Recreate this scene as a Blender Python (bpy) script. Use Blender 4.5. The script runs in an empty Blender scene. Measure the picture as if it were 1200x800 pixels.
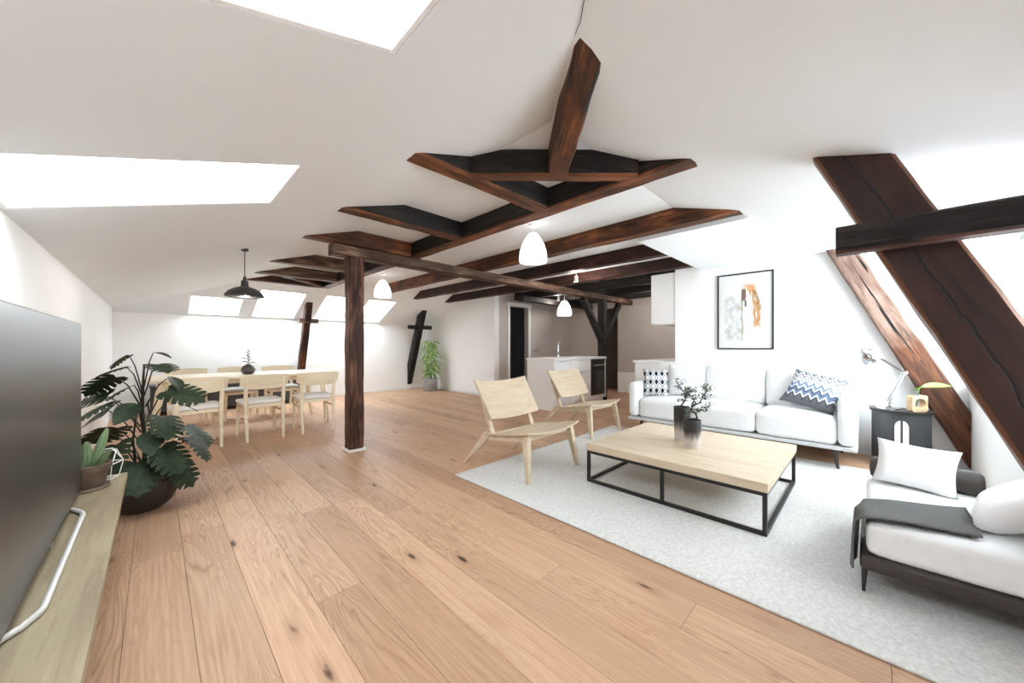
import bpy, bmesh, math, random
from mathutils import Vector, Matrix, noise
R = math.radians
random.seed(7)
SC = bpy.context.scene
COL = SC.collection

# ------------------------------------------------------------------ camera, sky, exposure
cam_d = bpy.data.cameras.new('camera')
cam = bpy.data.objects.new('camera', cam_d); COL.objects.link(cam)
cam_d.sensor_width = 36.0
cam_d.lens = 418 / 1200 * 36
cam_d.shift_y = 5 / 1200
cam_d.clip_start = 0.02
cam.location = (0, 0, 1.15)
cam.rotation_euler = (R(90), 0, R(-45))
SC.camera = cam
SC.view_settings.view_transform = 'Standard'
SC.view_settings.look = 'None'
SC.view_settings.gamma = 1
SC.view_settings.use_curve_mapping = False
SC.view_settings.exposure = 1.56
try:
    SC.cycles.use_denoising = True
    SC.cycles.max_bounces = 14
    SC.cycles.diffuse_bounces = 10
    SC.cycles.glossy_bounces = 4
    SC.cycles.transparent_max_bounces = 12
    SC.cycles.caustics_reflective = False
    SC.cycles.caustics_refractive = False
    SC.cycles.sample_clamp_indirect = 6
except Exception:
    pass
W = bpy.data.worlds.new('overcast_sky'); SC.world = W
W.use_nodes = True
wn, wl = W.node_tree.nodes, W.node_tree.links
bg = wn['Background']; bg.inputs['Strength'].default_value = 6.2
wtc = wn.new('ShaderNodeTexCoord'); wno = wn.new('ShaderNodeTexNoise'); wno.inputs['Scale'].default_value = 2.5
wr = wn.new('ShaderNodeValToRGB')
wr.color_ramp.elements[0].position = .3; wr.color_ramp.elements[0].color = (.82, .93, 1, 1)
wr.color_ramp.elements[1].position = .7; wr.color_ramp.elements[1].color = (.88, .955, 1, 1)
wl.new(wtc.outputs['Generated'], wno.inputs['Vector']); wl.new(wno.outputs['Fac'], wr.inputs['Fac'])
wl.new(wr.outputs['Color'], bg.inputs['Color'])

# ------------------------------------------------------------------ room dimensions (metres)
XL, YN, YF, XR, XK = -0.49, -0.657, 8.66, 5.37, 8.2
ZC, ZB = 2.39, 2.23            # flat ceiling, underside of the ceiling beams
XE, YE, YFE = 1.55, 1.24, 7.13  # where the flat ceiling meets the slopes
SL, SFAR = 0.31, 0.45
def z_left(x): return ZC - SL * (XE - x)
def z_near(y): return ZC - SL * (YE - y)
def z_far(y): return ZC - SFAR * (y - YFE)
XD, YD, ZD = 3.70, 0.69, 2.20   # dormer recess and its lower ceiling

# ------------------------------------------------------------------ node helpers
class NT:
    def __init__(s, name):
        s.m = bpy.data.materials.new(name); s.m.use_nodes = True
        s.n = s.m.node_tree.nodes; s.l = s.m.node_tree.links
        s.b = s.n['Principled BSDF']
    def new(s, t, **kw):
        n = s.n.new(t)
        for k, v in kw.items(): setattr(n, k, v)
        return n
    def put(s, sock, v):
        if v is None: return
        if hasattr(v, 'is_linked') or hasattr(v, 'links'): s.l.new(v, sock)
        else: sock.default_value = v
    def math(s, op, a, b=None, c=None):
        n = s.new('ShaderNodeMath', operation=op)
        s.put(n.inputs[0], a)
        if b is not None: s.put(n.inputs[1], b)
        if c is not None: s.put(n.inputs[2], c)
        return n.outputs[0]
    def coord(s, which='Object', scale=(1, 1, 1), rnd=True, loc=(0, 0, 0)):
        tc = s.new('ShaderNodeTexCoord'); v = tc.outputs[which]
        if rnd:
            oi = s.new('ShaderNodeObjectInfo')
            k = s.new('ShaderNodeVectorMath', operation='SCALE'); k.inputs[0].default_value = (13.1, 7.7, 5.3)
            s.l.new(oi.outputs['Random'], k.inputs['Scale'])
            a = s.new('ShaderNodeVectorMath', operation='ADD'); s.l.new(v, a.inputs[0]); s.l.new(k.outputs[0], a.inputs[1]); v = a.outputs[0]
        mp = s.new('ShaderNodeMapping'); mp.inputs['Scale'].default_value = scale; mp.inputs['Location'].default_value = loc
        s.l.new(v, mp.inputs['Vector']); return mp.outputs['Vector']
    def noise(s, vec, scale=5, detail=4, rough=.55, dist=0):
        n = s.new('ShaderNodeTexNoise'); s.l.new(vec, n.inputs['Vector'])
        n.inputs['Scale'].default_value = scale; n.inputs['Detail'].default_value = detail
        n.inputs['Roughness'].default_value = rough; n.inputs['Distortion'].default_value = dist
        return n.outputs['Fac']
    def ramp(s, fac, stops, mode='LINEAR'):
        n = s.new('ShaderNodeValToRGB'); s.l.new(fac, n.inputs['Fac']); cr = n.color_ramp; cr.interpolation = mode
        while len(cr.elements) < len(stops): cr.elements.new(.5)
        for e, (p, c) in zip(cr.elements, stops): e.position = p; e.color = (*c, 1) if len(c) == 3 else c
        return n.outputs['Color']
    def mix(s, fac, a, b, mode='MIX'):
        n = s.new('ShaderNodeMix', data_type='RGBA', blend_type=mode)
        s.put(n.inputs[0], fac)
        for sock, v in ((n.inputs[6], a), (n.inputs[7], b)):
            if isinstance(v, tuple): sock.default_value = (*v[:3], 1)
            else: s.l.new(v, sock)
        return n.outputs[2]
    def bump(s, h, strength=.3, dist=.01):
        n = s.new('ShaderNodeBump'); n.inputs['Strength'].default_value = strength; n.inputs['Distance'].default_value = dist
        s.l.new(h, n.inputs['Height']); s.l.new(n.outputs[0], s.b.inputs['Normal'])
    def xyz(s, v):
        n = s.new('ShaderNodeSeparateXYZ'); s.l.new(v, n.inputs[0]); return n.outputs
    def fin(s, col=None, rough=.5, metal=0, spec=.5):
        if col is not None:
            if isinstance(col, tuple): s.b.inputs['Base Color'].default_value = (*col[:3], 1)
            else: s.l.new(col, s.b.inputs['Base Color'])
        s.put(s.b.inputs['Roughness'], rough); s.b.inputs['Metallic'].default_value = metal
        s.b.inputs['Specular IOR Level'].default_value = spec
        return s.m

def srgb(r, g, b):
    f = lambda c: (c / 255 / 12.92) if c / 255 <= .04045 else ((c / 255 + .055) / 1.055) ** 2.4
    return (f(r), f(g), f(b))

def mat_plain(name, col, rough=.5, metal=0, var=.06, scale=8, bump=0, spec=.5):
    t = NT(name); v = t.coord(rnd=True); f = t.noise(v, scale, 4)
    lo = tuple(max(0, c * (1 - var)) for c in col); hi = tuple(min(1, c * (1 + var)) for c in col)
    c = t.ramp(f, [(.3, lo), (.7, hi)])
    if bump: t.bump(t.noise(v, scale * 12, 3), bump, .004)
    return t.fin(c, rough, metal, spec)

def mat_wood(name, dark, mid, light, sx=1.2, sy=16, rough=.5, fleck=.5, bump=.15, spec=.4):
    t = NT(name); v = t.coord(scale=(sx, sy, sy))
    f = t.noise(v, 1.6, 6, .6, .6)
    c = t.ramp(f, [(.25, dark), (.5, mid), (.78, light)])
    v2 = t.coord(scale=(sx * 2.2, sy * 5, sy * 5)); g = t.noise(v2, 2, 3)
    c = t.mix(t.math('MULTIPLY', t.math('GREATER_THAN', g, .62), fleck * .35), c, dark)
    if bump: t.bump(f, bump, .006)
    return t.fin(c, rough, 0, spec)

def mat_beam(name, dark, mid, light, rough=.62):
    t = NT(name); v = t.coord(scale=(1.0, 9, 9))
    f = t.noise(v, 1.7, 7, .65, 1.2)
    c = t.ramp(f, [(.36, dark), (.51, mid), (.66, light)])
    fib = t.noise(t.coord(scale=(2.5, 55, 55)), 1.5, 4, .6)
    c = t.mix(t.ramp(fib, [(.36, (.65, .65, .65)), (.52, (0, 0, 0))]), c, dark)
    big = t.noise(t.coord(scale=(1.6, 2.5, 2.5)), 1.5, 3)
    c = t.mix(t.ramp(big, [(.42, (0, 0, 0)), (.62, (.75, .75, .75))]), c, dark)
    v2 = t.coord(scale=(.55, 13, 13)); g = t.noise(v2, 2.2, 2, .4, .5)
    crack = t.ramp(g, [(.285, (1, 1, 1)), (.315, (0, 0, 0))])
    c = t.mix(crack, c, (.004, .003, .003))
    t.bump(t.math('SUBTRACT', f, crack), .55, .012)
    return t.fin(c, rough, 0, .3)

M = {}
M['wall'] = mat_plain('white_wall_paint', (.90, .90, .895), .7, var=.012, scale=3, bump=.03)
M['ceil'] = mat_plain('white_ceiling_paint', (.795, .815, .83), .8, var=.012, scale=2, bump=.03)
M['trim'] = mat_plain('white_trim_paint', (.85, .85, .84), .45, var=.01)
M['reveal'] = mat_plain('white_reveal_paint', (.88, .88, .88), .6, var=.01)
M['grey_wall'] = mat_plain('warm_grey_wall_paint', (.50, .46, .43), .7, var=.03, scale=2)
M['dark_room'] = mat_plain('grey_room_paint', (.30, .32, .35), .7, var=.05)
M['beam'] = mat_beam('old_brown_timber', (.012, .006, .004), (.085, .028, .013), (.20, .072, .030))
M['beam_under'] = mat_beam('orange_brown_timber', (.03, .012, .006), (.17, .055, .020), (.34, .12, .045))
M['beam_char'] = mat_beam('blackened_timber', (.006, .005, .005), (.020, .015, .013), (.055, .042, .036))
M['beam_grey'] = mat_beam('weathered_timber', (.035, .018, .011), (.15, .08, .05), (.32, .20, .14))
M['beam_red'] = mat_beam('red_brown_timber', (.010, .005, .004), (.052, .016, .009), (.105, .032, .017))
def mat_crack():
    t = NT('cracked_red_timber'); v = t.coord(scale=(1.0, 9, 9))
    f = t.noise(v, 1.7, 7, .65, 1.0)
    c = t.ramp(f, [(.30, (.010, .005, .004)), (.55, (.036, .013, .009)), (.8, (.075, .026, .015))])
    o = t.xyz(t.coord(rnd=False)); w = t.noise(t.coord(rnd=False, scale=(1, 0, 0)), 3.5, 4, .6)
    d = t.math('ABSOLUTE', t.math('ADD', t.math('SUBTRACT', o[2], -.012), t.math('MULTIPLY', t.math('SUBTRACT', w, .5), .09)))
    cr = t.ramp(t.math('MULTIPLY', d, 10.0), [(.025, (1, 1, 1)), (.06, (0, 0, 0))])
    ed = t.ramp(t.math('MULTIPLY', t.math('ABSOLUTE', o[2]), 10.0), [(.93, (0, 0, 0)), (1.05, (1, 1, 1))])
    c = t.mix(t.math('MULTIPLY', ed, .55), c, (.22, .08, .035))
    c = t.mix(cr, c, (.003, .002, .002))
    t.bump(t.math('SUBTRACT', t.math('MULTIPLY', f, .4), cr), .25, .008)
    return t.fin(c, .5, 0, .35)
M['beam_crack'] = mat_crack()
def mat_twotone():
    t = NT('half_weathered_timber'); f = t.noise(t.coord(scale=(1.0, 9, 9)), 1.7, 7, .65, 1.2)
    pale = t.ramp(f, [(.3, (.07, .038, .026)), (.5, (.21, .13, .098)), (.72, (.33, .235, .19))])
    dark = t.ramp(f, [(.3, (.02, .009, .006)), (.52, (.10, .036, .017)), (.75, (.22, .085, .036))])
    o = t.xyz(t.coord(rnd=False)); n = t.noise(t.coord(rnd=False), 5, 4)
    k = t.ramp(t.math('MULTIPLY', t.math('ADD', o[0], t.math('MULTIPLY', n, .6)), .4), [(.66, (0, 0, 0)), (.74, (1, 1, 1))])
    c = t.mix(k, pale, dark)
    g = t.noise(t.coord(scale=(.55, 13, 13)), 2.2, 2, .4, .5); crk = t.ramp(g, [(.29, (1, 1, 1)), (.32, (0, 0, 0))])
    c = t.mix(crk, c, (.006, .004, .004)); t.bump(t.math('SUBTRACT', f, crk), .6, .014)
    return t.fin(c, .6, 0, .3)
M['beam_two'] = mat_twotone()
M['beam_post'] = mat_beam('rough_post_timber', (.018, .009, .007), (.11, .042, .024), (.26, .12, .075))
M['oak_light'] = mat_wood('pale_oak', srgb(186, 167, 141), srgb(203, 185, 160), srgb(213, 197, 174), 1.0, 10, .5, .6)
M['birch'] = mat_wood('pale_birch', srgb(232, 218, 188), srgb(242, 230, 204), srgb(247, 238, 216), 1.2, 8, .5, .2, .05)
M['shelf_wood'] = mat_wood('greyed_oak', srgb(124, 110, 86), srgb(152, 137, 110), srgb(172, 158, 130), 1.1, 9, .5, .8)
M['black_metal'] = mat_plain('black_metal', (.022, .021, .021), .4, .3, spec=.5)
M['dark_plastic'] = mat_plain('dark_plastic', (.03, .03, .032), .4)
M['chrome'] = mat_plain('chrome', (.55, .56, .57), .16, 1)
M['steel'] = mat_plain('brushed_steel', (.6, .59, .57), .35, 1)
M['pale_metal'] = mat_plain('pale_satin_metal', (.72, .70, .67), .35, .35)
M['fabric'] = mat_plain('white_fabric', (.80, .80, .80), .9, var=.03, scale=20, bump=.12, spec=.1)
M['fabric_grey'] = mat_plain('light_grey_fabric', (.58, .58, .58), .9, var=.04, scale=20, bump=.15, spec=.1)
M['seat_white'] = mat_plain('white_seat_fabric', (.80, .79, .77), .85, var=.02, spec=.1)
M['seat_grey'] = mat_plain('dull_grey_seat_fabric', (.5, .49, .48), .85, var=.03, spec=.1)
M['brown_leather'] = mat_plain('dark_brown_leather', (.045, .034, .030), .55, var=.15)
M['charcoal'] = mat_plain('charcoal_paint', (.045, .047, .05), .5, var=.05)
M['white_gloss'] = mat_plain('white_lacquer', (.82, .815, .81), .35, var=.01)
M['black_glass'] = mat_plain('black_glass', (.012, .012, .013), .08)
M['leaf_dark'] = mat_plain('dark_green_leaf', (.018, .032, .013), .55, var=.4, scale=6, spec=.3)
M['leaf_mid'] = mat_plain('grey_green_leaf', (.075, .10, .05), .55, var=.4, scale=12)
M['leaf_light'] = mat_plain('fresh_green_leaf', (.26, .42, .12), .5, var=.5, scale=10)
M['leaf_bright'] = mat_plain('bright_green_leaf', (.13, .38, .03), .4, var=.3, scale=10)
M['cactus'] = mat_plain('cactus_green', (.13, .19, .09), .6, var=.3, scale=14, bump=.3)
M['stem'] = mat_plain('dark_stem', (.025, .022, .016), .7, var=.3)
M['soil'] = mat_plain('potting_soil', (.03, .02, .014), .95, var=.5, scale=40, bump=.6)
M['pot_dark'] = mat_plain('dark_glazed_pot', (.025, .021, .019), .35, var=.2, scale=5)
M['pot_brown'] = mat_plain('old_brown_clay', (.13, .085, .06), .8, var=.45, scale=9, bump=.4)
M['pot_grey'] = mat_plain('galvanised_metal', (.36, .37, .38), .45, .4, var=.15)
M['pot_gun'] = mat_plain('gunmetal_glaze', (.10, .10, .095), .3, .4, var=.3)
M['white_wire'] = mat_plain('white_wire', (.85, .85, .84), .5)
M['tan_wood'] = mat_wood('tan_wood', srgb(160, 132, 100), srgb(186, 158, 124), srgb(205, 180, 146), 2, 14, .55, .4)
M['chimney_black'] = M['black_metal']

def mat_floor():
    t = NT('oak_floor_planks')
    oi = t.new('ShaderNodeObjectInfo')
    # cathedral grain: contour lines of a field stretched along the plank
    warp = t.noise(t.coord(scale=(.42, 3.6, 3.6)), 1.5, 3, .45, .9)
    ring = t.math('PINGPONG', t.math('MULTIPLY', warp, 26.0), .5)
    line = t.ramp(ring, [(.0, (1, 1, 1)), (.16, (.25, .25, .25)), (.34, (0, 0, 0))])
    vis = t.ramp(t.noise(t.coord(scale=(.35, 1.2, 1.2)), 1.7, 2), [(.40, (.12, .12, .12)), (.60, (1, 1, 1))])
    fine = t.noise(t.coord(scale=(2.2, 80, 80)), 1.2, 3)
    c = t.ramp(fine, [(.3, srgb(180, 145, 117)), (.7, srgb(203, 170, 142))])
    c = t.mix(t.math('MULTIPLY', t.math('MULTIPLY', line, vis), .75), c, srgb(134, 98, 74))
    big = t.noise(t.coord(scale=(.5, 1.5, 1.5)), 1.6, 2)
    c = t.mix(t.math('MULTIPLY', big, .4), c, srgb(200, 156, 122))
    tone = t.ramp(oi.outputs['Random'], [(0, (.82, .79, .76)), (.4, (.96, .95, .94)), (1, (1.07, 1.06, 1.05))])
    c = t.mix(1.0, c, tone, 'MULTIPLY')
    vo = t.new('ShaderNodeTexVoronoi'); t.l.new(t.coord(scale=(1.0, 3.4, 3.4)), vo.inputs['Vector']); vo.inputs['Scale'].default_value = 1.7
    kd = t.math('ADD', vo.outputs['Distance'], t.math('MULTIPLY', t.math('SUBTRACT', t.noise(t.coord(scale=(6, 22, 22)), 1.5, 3), .42), .16))
    knot = t.ramp(kd, [(.05, (1, 1, 1)), (.10, (0, 0, 0))])
    halo = t.ramp(vo.outputs['Distance'], [(.03, (1, 1, 1)), (.24, (0, 0, 0))])
    c = t.mix(t.math('MULTIPLY', halo, .38), c, srgb(132, 86, 56))
    c = t.mix(t.math('MULTIPLY', knot, .9), c, srgb(48, 28, 18))
    t.bump(line, .05, .002)
    return t.fin(c, .48, 0, .3)
M['floor'] = mat_floor()
M['floor_gap'] = mat_plain('dark_joint', (.16, .10, .065), .8)

def mat_rug():
    t = NT('wool_rug'); v = t.coord(rnd=False)
    a = t.noise(v, 55, 4, .7); b = t.noise(v, 9, 3)
    c = t.ramp(a, [(.3, srgb(196, 195, 192)), (.65, srgb(228, 227, 224))])
    c = t.mix(t.math('MULTIPLY', b, .25), c, srgb(205, 204, 202))
    t.bump(a, .7, .01)
    return t.fin(c, .95, 0, .05)
M['rug'] = mat_rug()

def mat_vase():
    t = NT('dipped_glaze'); v = t.coord('Generated', rnd=False)
    z = t.xyz(v)[2]
    n = t.noise(t.coord(scale=(30, 30, 6)), 1.2, 4)
    h = t.math('ADD', z, t.math('MULTIPLY', t.math('SUBTRACT', n, .5), .5))
    c = t.ramp(h, [(.28, srgb(196, 188, 184)), (.45, srgb(120, 112, 108)), (.62, srgb(34, 32, 32))])
    return t.fin(c, .5)
M['vase'] = mat_vase()

def mat_zigzag():
    t = NT('zigzag_print'); v = t.coord(rnd=False); o = t.xyz(v)
    tri = t.math('PINGPONG', t.math('MULTIPLY', o[0], 15.0), .5)
    s = t.math('ADD', t.math('MULTIPLY', o[1], 1.0), t.math('MULTIPLY', tri, .10))
    s = t.math('ADD', s, t.math('MULTIPLY', t.noise(t.coord(rnd=False), 30, 2), .012))
    fac = t.math('MULTIPLY_ADD', s, 2.3, .40)
    W_, G_, B_, N_, T_ = srgb(222, 224, 228), srgb(110, 112, 116), srgb(108, 122, 148), srgb(74, 84, 106), srgb(138, 152, 150)
    c = t.ramp(fac, [(0, G_), (.13, srgb(90, 92, 98)), (.2, W_), (.25, B_), (.33, N_), (.38, W_), (.42, srgb(156, 168, 188)), (.47, B_), (.52, W_),
                     (.59, srgb(150, 156, 166)), (.64, W_), (.69, G_), (.74, W_), (.79, srgb(92, 98, 110)), (.85, T_)], 'CONSTANT')
    return t.fin(c, .9, 0, .1)
M['zigzag'] = mat_zigzag()

def mat_diamond():
    t = NT('diamond_print'); o = t.xyz(t.coord(rnd=False))
    a = t.math('PINGPONG', t.math('MULTIPLY', o[0], 14), .5); b = t.math('PINGPONG', t.math('MULTIPLY', o[1], 9), .5)
    d = t.math('ADD', a, b)
    c = t.ramp(d, [(0, srgb(38, 44, 56)), (.36, srgb(226, 226, 226)), (.52, srgb(70, 78, 92)), (.66, srgb(226, 226, 226))], 'CONSTANT')
    return t.fin(c, .9, 0, .1)
M['diamond'] = mat_diamond()

def mat_throw():
    t = NT('grey_knit'); o = t.xyz(t.coord(rnd=False))
    a = t.math('PINGPONG', t.math('MULTIPLY', o[0], 230), .5)
    b = t.math('PINGPONG', t.math('ADD', t.math('MULTIPLY', o[1], 170), a), .5)
    c = t.ramp(b, [(.1, srgb(80, 80, 79)), (.4, srgb(118, 118, 116))])
    t.bump(b, .4, .003)
    return t.fin(c, .95, 0, .05)
M['throw'] = mat_throw()

def mat_print():
    # loose watercolour of a pale trunk with a drooping ochre crown; local x = across, y = up, both -0.5..0.5
    t = NT('watercolour_print'); v = t.coord(rnd=False); o = t.xyz(v)
    n1 = t.noise(v, 9, 5, .65); n2 = t.noise(v, 28, 4, .6); n3 = t.noise(t.coord(rnd=False, scale=(1, .35, 1)), 22, 4, .6)
    x = t.math('ADD', o[0], t.math('MULTIPLY', t.math('SUBTRACT', n1, .5), .05)); y = t.math('ADD', o[1], t.math('MULTIPLY', t.math('SUBTRACT', n2, .5), .06))
    def band(val, c, w):   # soft 1 inside |val-c|<w
        return t.ramp(t.math('DIVIDE', t.math('ABSOLUTE', t.math('SUBTRACT', val, c)), w), [(.75, (1, 1, 1)), (1.0, (0, 0, 0))])
    def mul(*a):
        r = a[0]
        for q in a[1:]: r = t.math('MULTIPLY', r, q)
        return r
    col = srgb(218, 217, 215)
    c = t.mix(mul(band(x, -.17, .24), band(y, -.1, .34), t.ramp(n1, [(.38, (0, 0, 0)), (.7, (.9, .9, .9))])), col, srgb(160, 163, 162))
    c = t.mix(mul(band(x, .10, .20), band(y, .02, .33), (t.ramp(n3, [(.4, (0, 0, 0)), (.7, (.5, .5, .5))]))), c, srgb(228, 214, 190))
    # crown: arch to the right, thinning downwards
    arch = t.math('ADD', .23, t.math('MULTIPLY', t.math('POWER', t.math('MAXIMUM', t.math('MULTIPLY', y, 1.0), 0.0), 2.0), -1.3))
    c = t.mix(mul(band(t.math('SUBTRACT', x, arch), 0, .075), band(y, .06, .32), t.ramp(n3, [(.36, (0, 0, 0)), (.5, (.95, .95, .95))])), c, srgb(180, 128, 72))
    c = t.mix(mul(band(t.math('SUBTRACT', x, arch), .045, .035), band(y, .17, .19), t.ramp(n2, [(.4, (0, 0, 0)), (.55, (.9, .9, .9))])), c, srgb(132, 112, 62))
    c = t.mix(mul(band(x, .09, .14), band(y, .315, .045), .75), c, srgb(214, 150, 104))
    # trunk
    c = t.mix(mul(band(x, .0, .055), band(y, -.05, .40)), c, srgb(238, 236, 232))
    c = t.mix(mul(band(x, .0, .055), band(y, -.05, .40), t.ramp(n2, [(.54, (0, 0, 0)), (.62, (.85, .85, .85))])), c, srgb(104, 96, 88))
    c = t.mix(mul(band(x, -.045, .014), band(y, -.08, .36), .75), c, srgb(128, 116, 84))
    c = t.mix(mul(band(x, -.015, .05), band(y, .22, .09), .9), c, srgb(96, 52, 34))
    c = t.mix(mul(band(x, .02, .022), band(y, .10, .05), .9), c, srgb(46, 40, 38))
    c = t.mix(mul(band(x, -.10, .06), band(y, .05, .022), .6), c, srgb(176, 160, 128))
    c = t.mix(mul(band(x, -.06, .055), band(y, -.26, .04), .6), c, srgb(150, 156, 132))
    return t.fin(c, .4, 0, .3)
M['print'] = mat_print()

def mat_glass():
    t = NT('window_glass'); tr = t.new('ShaderNodeBsdfTransparent'); gl = t.new('ShaderNodeBsdfGlossy'); gl.inputs['Roughness'].default_value = .02
    mx = t.new('ShaderNodeMixShader'); mx.inputs[0].default_value = .05
    t.l.new(tr.outputs[0], mx.inputs[1]); t.l.new(gl.outputs[0], mx.inputs[2])
    t.l.new(mx.outputs[0], t.n['Material Output'].inputs['Surface']); return t.m
M['glass'] = mat_glass()
def mat_shade():
    t = NT('lit_opal_glass'); t.b.inputs['Emission Color'].default_value = (1, .985, .96, 1); t.b.inputs['Emission Strength'].default_value = .45
    return t.fin((.85, .85, .84), .3)
M['shade'] = mat_shade()
def mat_screen():
    t = NT('dark_screen'); return t.fin((.035, .035, .036), .28, 0, .5)
M['screen'] = mat_screen()

# ------------------------------------------------------------------ mesh helpers
class MB:
    def __init__(s): s.v = []; s.f = []; s.mi = []
    def add(s, vs, fs, mi=0):
        o = len(s.v); s.v += [tuple(p) for p in vs]
        for f in fs: s.f.append([i + o for i in f]); s.mi.append(mi)
        return s
    def box(s, x0, x1, y0, y1, z0, z1, mi=0):
        vs = [(x, y, z) for x in (x0, x1) for y in (y0, y1) for z in (z0, z1)]
        return s.add(vs, [(0, 1, 3, 2), (4, 6, 7, 5), (0, 4, 5, 1), (2, 3, 7, 6), (0, 2, 6, 4), (1, 5, 7, 3)], mi)
    def hexa(s, bottom, top, mi=0):   # two matching loops
        n = len(bottom)
        fs = [tuple(reversed(range(n))), tuple(range(n, 2 * n))] + [(i, (i + 1) % n, n + (i + 1) % n, n + i) for i in range(n)]
        return s.add(list(bottom) + list(top), fs, mi)
    def bar(s, p0, p1, w0, h0, w1=None, h1=None, up=(0, 0, 1), mi=0, level=False):
        p0, p1 = Vector(p0), Vector(p1); w1 = w0 if w1 is None else w1; h1 = h0 if h1 is None else h1
        d = (p1 - p0).normalized(); u = Vector(up)
        if abs(d.dot(u)) > .99: u = Vector((0, 1, 0))
        a = d.cross(u).normalized(); b = a.cross(d).normalized()
        L = lambda p, w, h: [p + a * w / 2 * i + b * h / 2 * j for i, j in ((-1, -1), (1, -1), (1, 1), (-1, 1))]
        lo = L(p0, w0, h0)
        if level: lo = [q + d * ((p0.z - q.z) / d.z) for q in lo]   # foot cut level with the floor
        return s.hexa(lo, L(p1, w1, h1), mi)
    def tube(s, pts, r, n=8, mi=0):
        pts = [Vector(p) for p in pts]; rs = r if isinstance(r, (list, tuple)) else [r] * len(pts)
        rings = []; prev = None
        for i, p in enumerate(pts):
            d = (pts[min(i + 1, len(pts) - 1)] - pts[max(i - 1, 0)]).normalized()
            if prev is None:
                u = Vector((0, 0, 1)) if abs(d.z) < .9 else Vector((1, 0, 0))
                a = d.cross(u).normalized()
            else:
                a = (prev - d * prev.dot(d)).normalized()
            prev = a; b = d.cross(a)
            rings.append([p + (a * math.cos(2 * math.pi * k / n) + b * math.sin(2 * math.pi * k / n)) * rs[i] for k in range(n)])
        vs = [q for r_ in rings for q in r_]; fs = []
        for i in range(len(pts) - 1):
            for k in range(n):
                fs.append((i * n + k, i * n + (k + 1) % n, (i + 1) * n + (k + 1) % n, (i + 1) * n + k))
        fs.append(tuple(reversed(range(n)))); fs.append(tuple((len(pts) - 1) * n + k for k in range(n)))
        return s.add(vs, fs, mi)
    def lathe(s, prof, c=(0, 0, 0), n=24, mi=0, sx=1, sy=1):
        vs = [(c[0] + r * sx * math.cos(2 * math.pi * k / n), c[1] + r * sy * math.sin(2 * math.pi * k / n), c[2] + z) for r, z in prof for k in range(n)]
        fs = [(i * n + k, i * n + (k + 1) % n, (i + 1) * n + (k + 1) % n, (i + 1) * n + k) for i in range(len(prof) - 1) for k in range(n)]
        if prof[0][0] > 1e-5: fs.append(tuple(reversed(range(n))))
        if prof[-1][0] > 1e-5: fs.append(tuple((len(prof) - 1) * n + k for k in range(n)))
        return s.add(vs, fs, mi)
    def sphere(s, c, r, n=10, sx=1, sy=1, sz=1, mi=0):
        prof = [(r * math.sin(math.pi * i / n) + 1e-4, -r * sz * math.cos(math.pi * i / n)) for i in range(n + 1)]
        return s.lathe(prof, c, n * 2, mi, sx, sy)
    def grid(s, fn, nu, nv, mi=0, flip=False):
        vs = [fn(i / nu, j / nv) for i in range(nu + 1) for j in range(nv + 1)]
        fs = []
        for i in range(nu):
            for j in range(nv):
                q = (i * (nv + 1) + j, (i + 1) * (nv + 1) + j, (i + 1) * (nv + 1) + j + 1, i * (nv + 1) + j + 1)
                fs.append(tuple(reversed(q)) if flip else q)
        return s.add(vs, fs, mi)
    def slab(s, fn, th, nu, nv, mi=0):   # curved sheet with thickness; th = vector
        th = Vector(th); o = len(s.v)
        s.grid(fn, nu, nv, mi); s.grid(lambda u, v: tuple(Vector(fn(u, v)) + th), nu, nv, mi, True)
        n = (nu + 1) * (nv + 1); idx = lambda i, j: o + i * (nv + 1) + j
        def side(a, b): s.f.append([b, a, a + n, b + n]); s.mi.append(mi)
        for j in range(nv): side(idx(0, j + 1), idx(0, j)); side(idx(nu, j), idx(nu, j + 1))
        for i in range(nu): side(idx(i, 0), idx(i + 1, 0)); side(idx(i + 1, nv), idx(i, nv))
        return s
    def rbox(s, hx, hy, hz, r, n=6, crown=(0, 0), c=(0, 0, 0), wob=0, mi=0, seed=0):
        """rounded, softly crowned box; crown = extra height on top / bottom"""
        r = min(r, hx, hy, hz) * .999
        t = sorted(set([-1, -.96, -.86, -.7] + [-.6 + 1.2 * k / n for k in range(n + 1)] + [.7, .86, .96, 1]))
        m = len(t) - 1
        for ax in range(3):
            for sg in (-1, 1):
                def fn(u, v, ax=ax, sg=sg):
                    p = [0, 0, 0]; p[ax] = sg; p[(ax + 1) % 3] = t[round(u * m)]; p[(ax + 2) % 3] = t[round(v * m)]
                    q = Vector((p[0] * hx, p[1] * hy, p[2] * hz)); h = Vector((hx, hy, hz))
                    i = Vector([max(-(h[k] - r), min(h[k] - r, q[k])) for k in range(3)])
                    d = q - i
                    if d.length > 1e-9: q = i + d.normalized() * r
                    k_ = max(0, 1 - p[0] ** 2) ** .5 * max(0, 1 - p[1] ** 2) ** .5
                    q.z += crown[0] * k_ * max(0, q.z / hz) - crown[1] * k_ * max(0, -q.z / hz)
                    if wob: q += noise.noise_vector(q * 7 + Vector((seed, seed * 2, 0))) * wob
                    return (q.x + c[0], q.y + c[1], q.z + c[2])
                s.grid(fn, m, m, mi, sg < 0)
        return s
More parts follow.
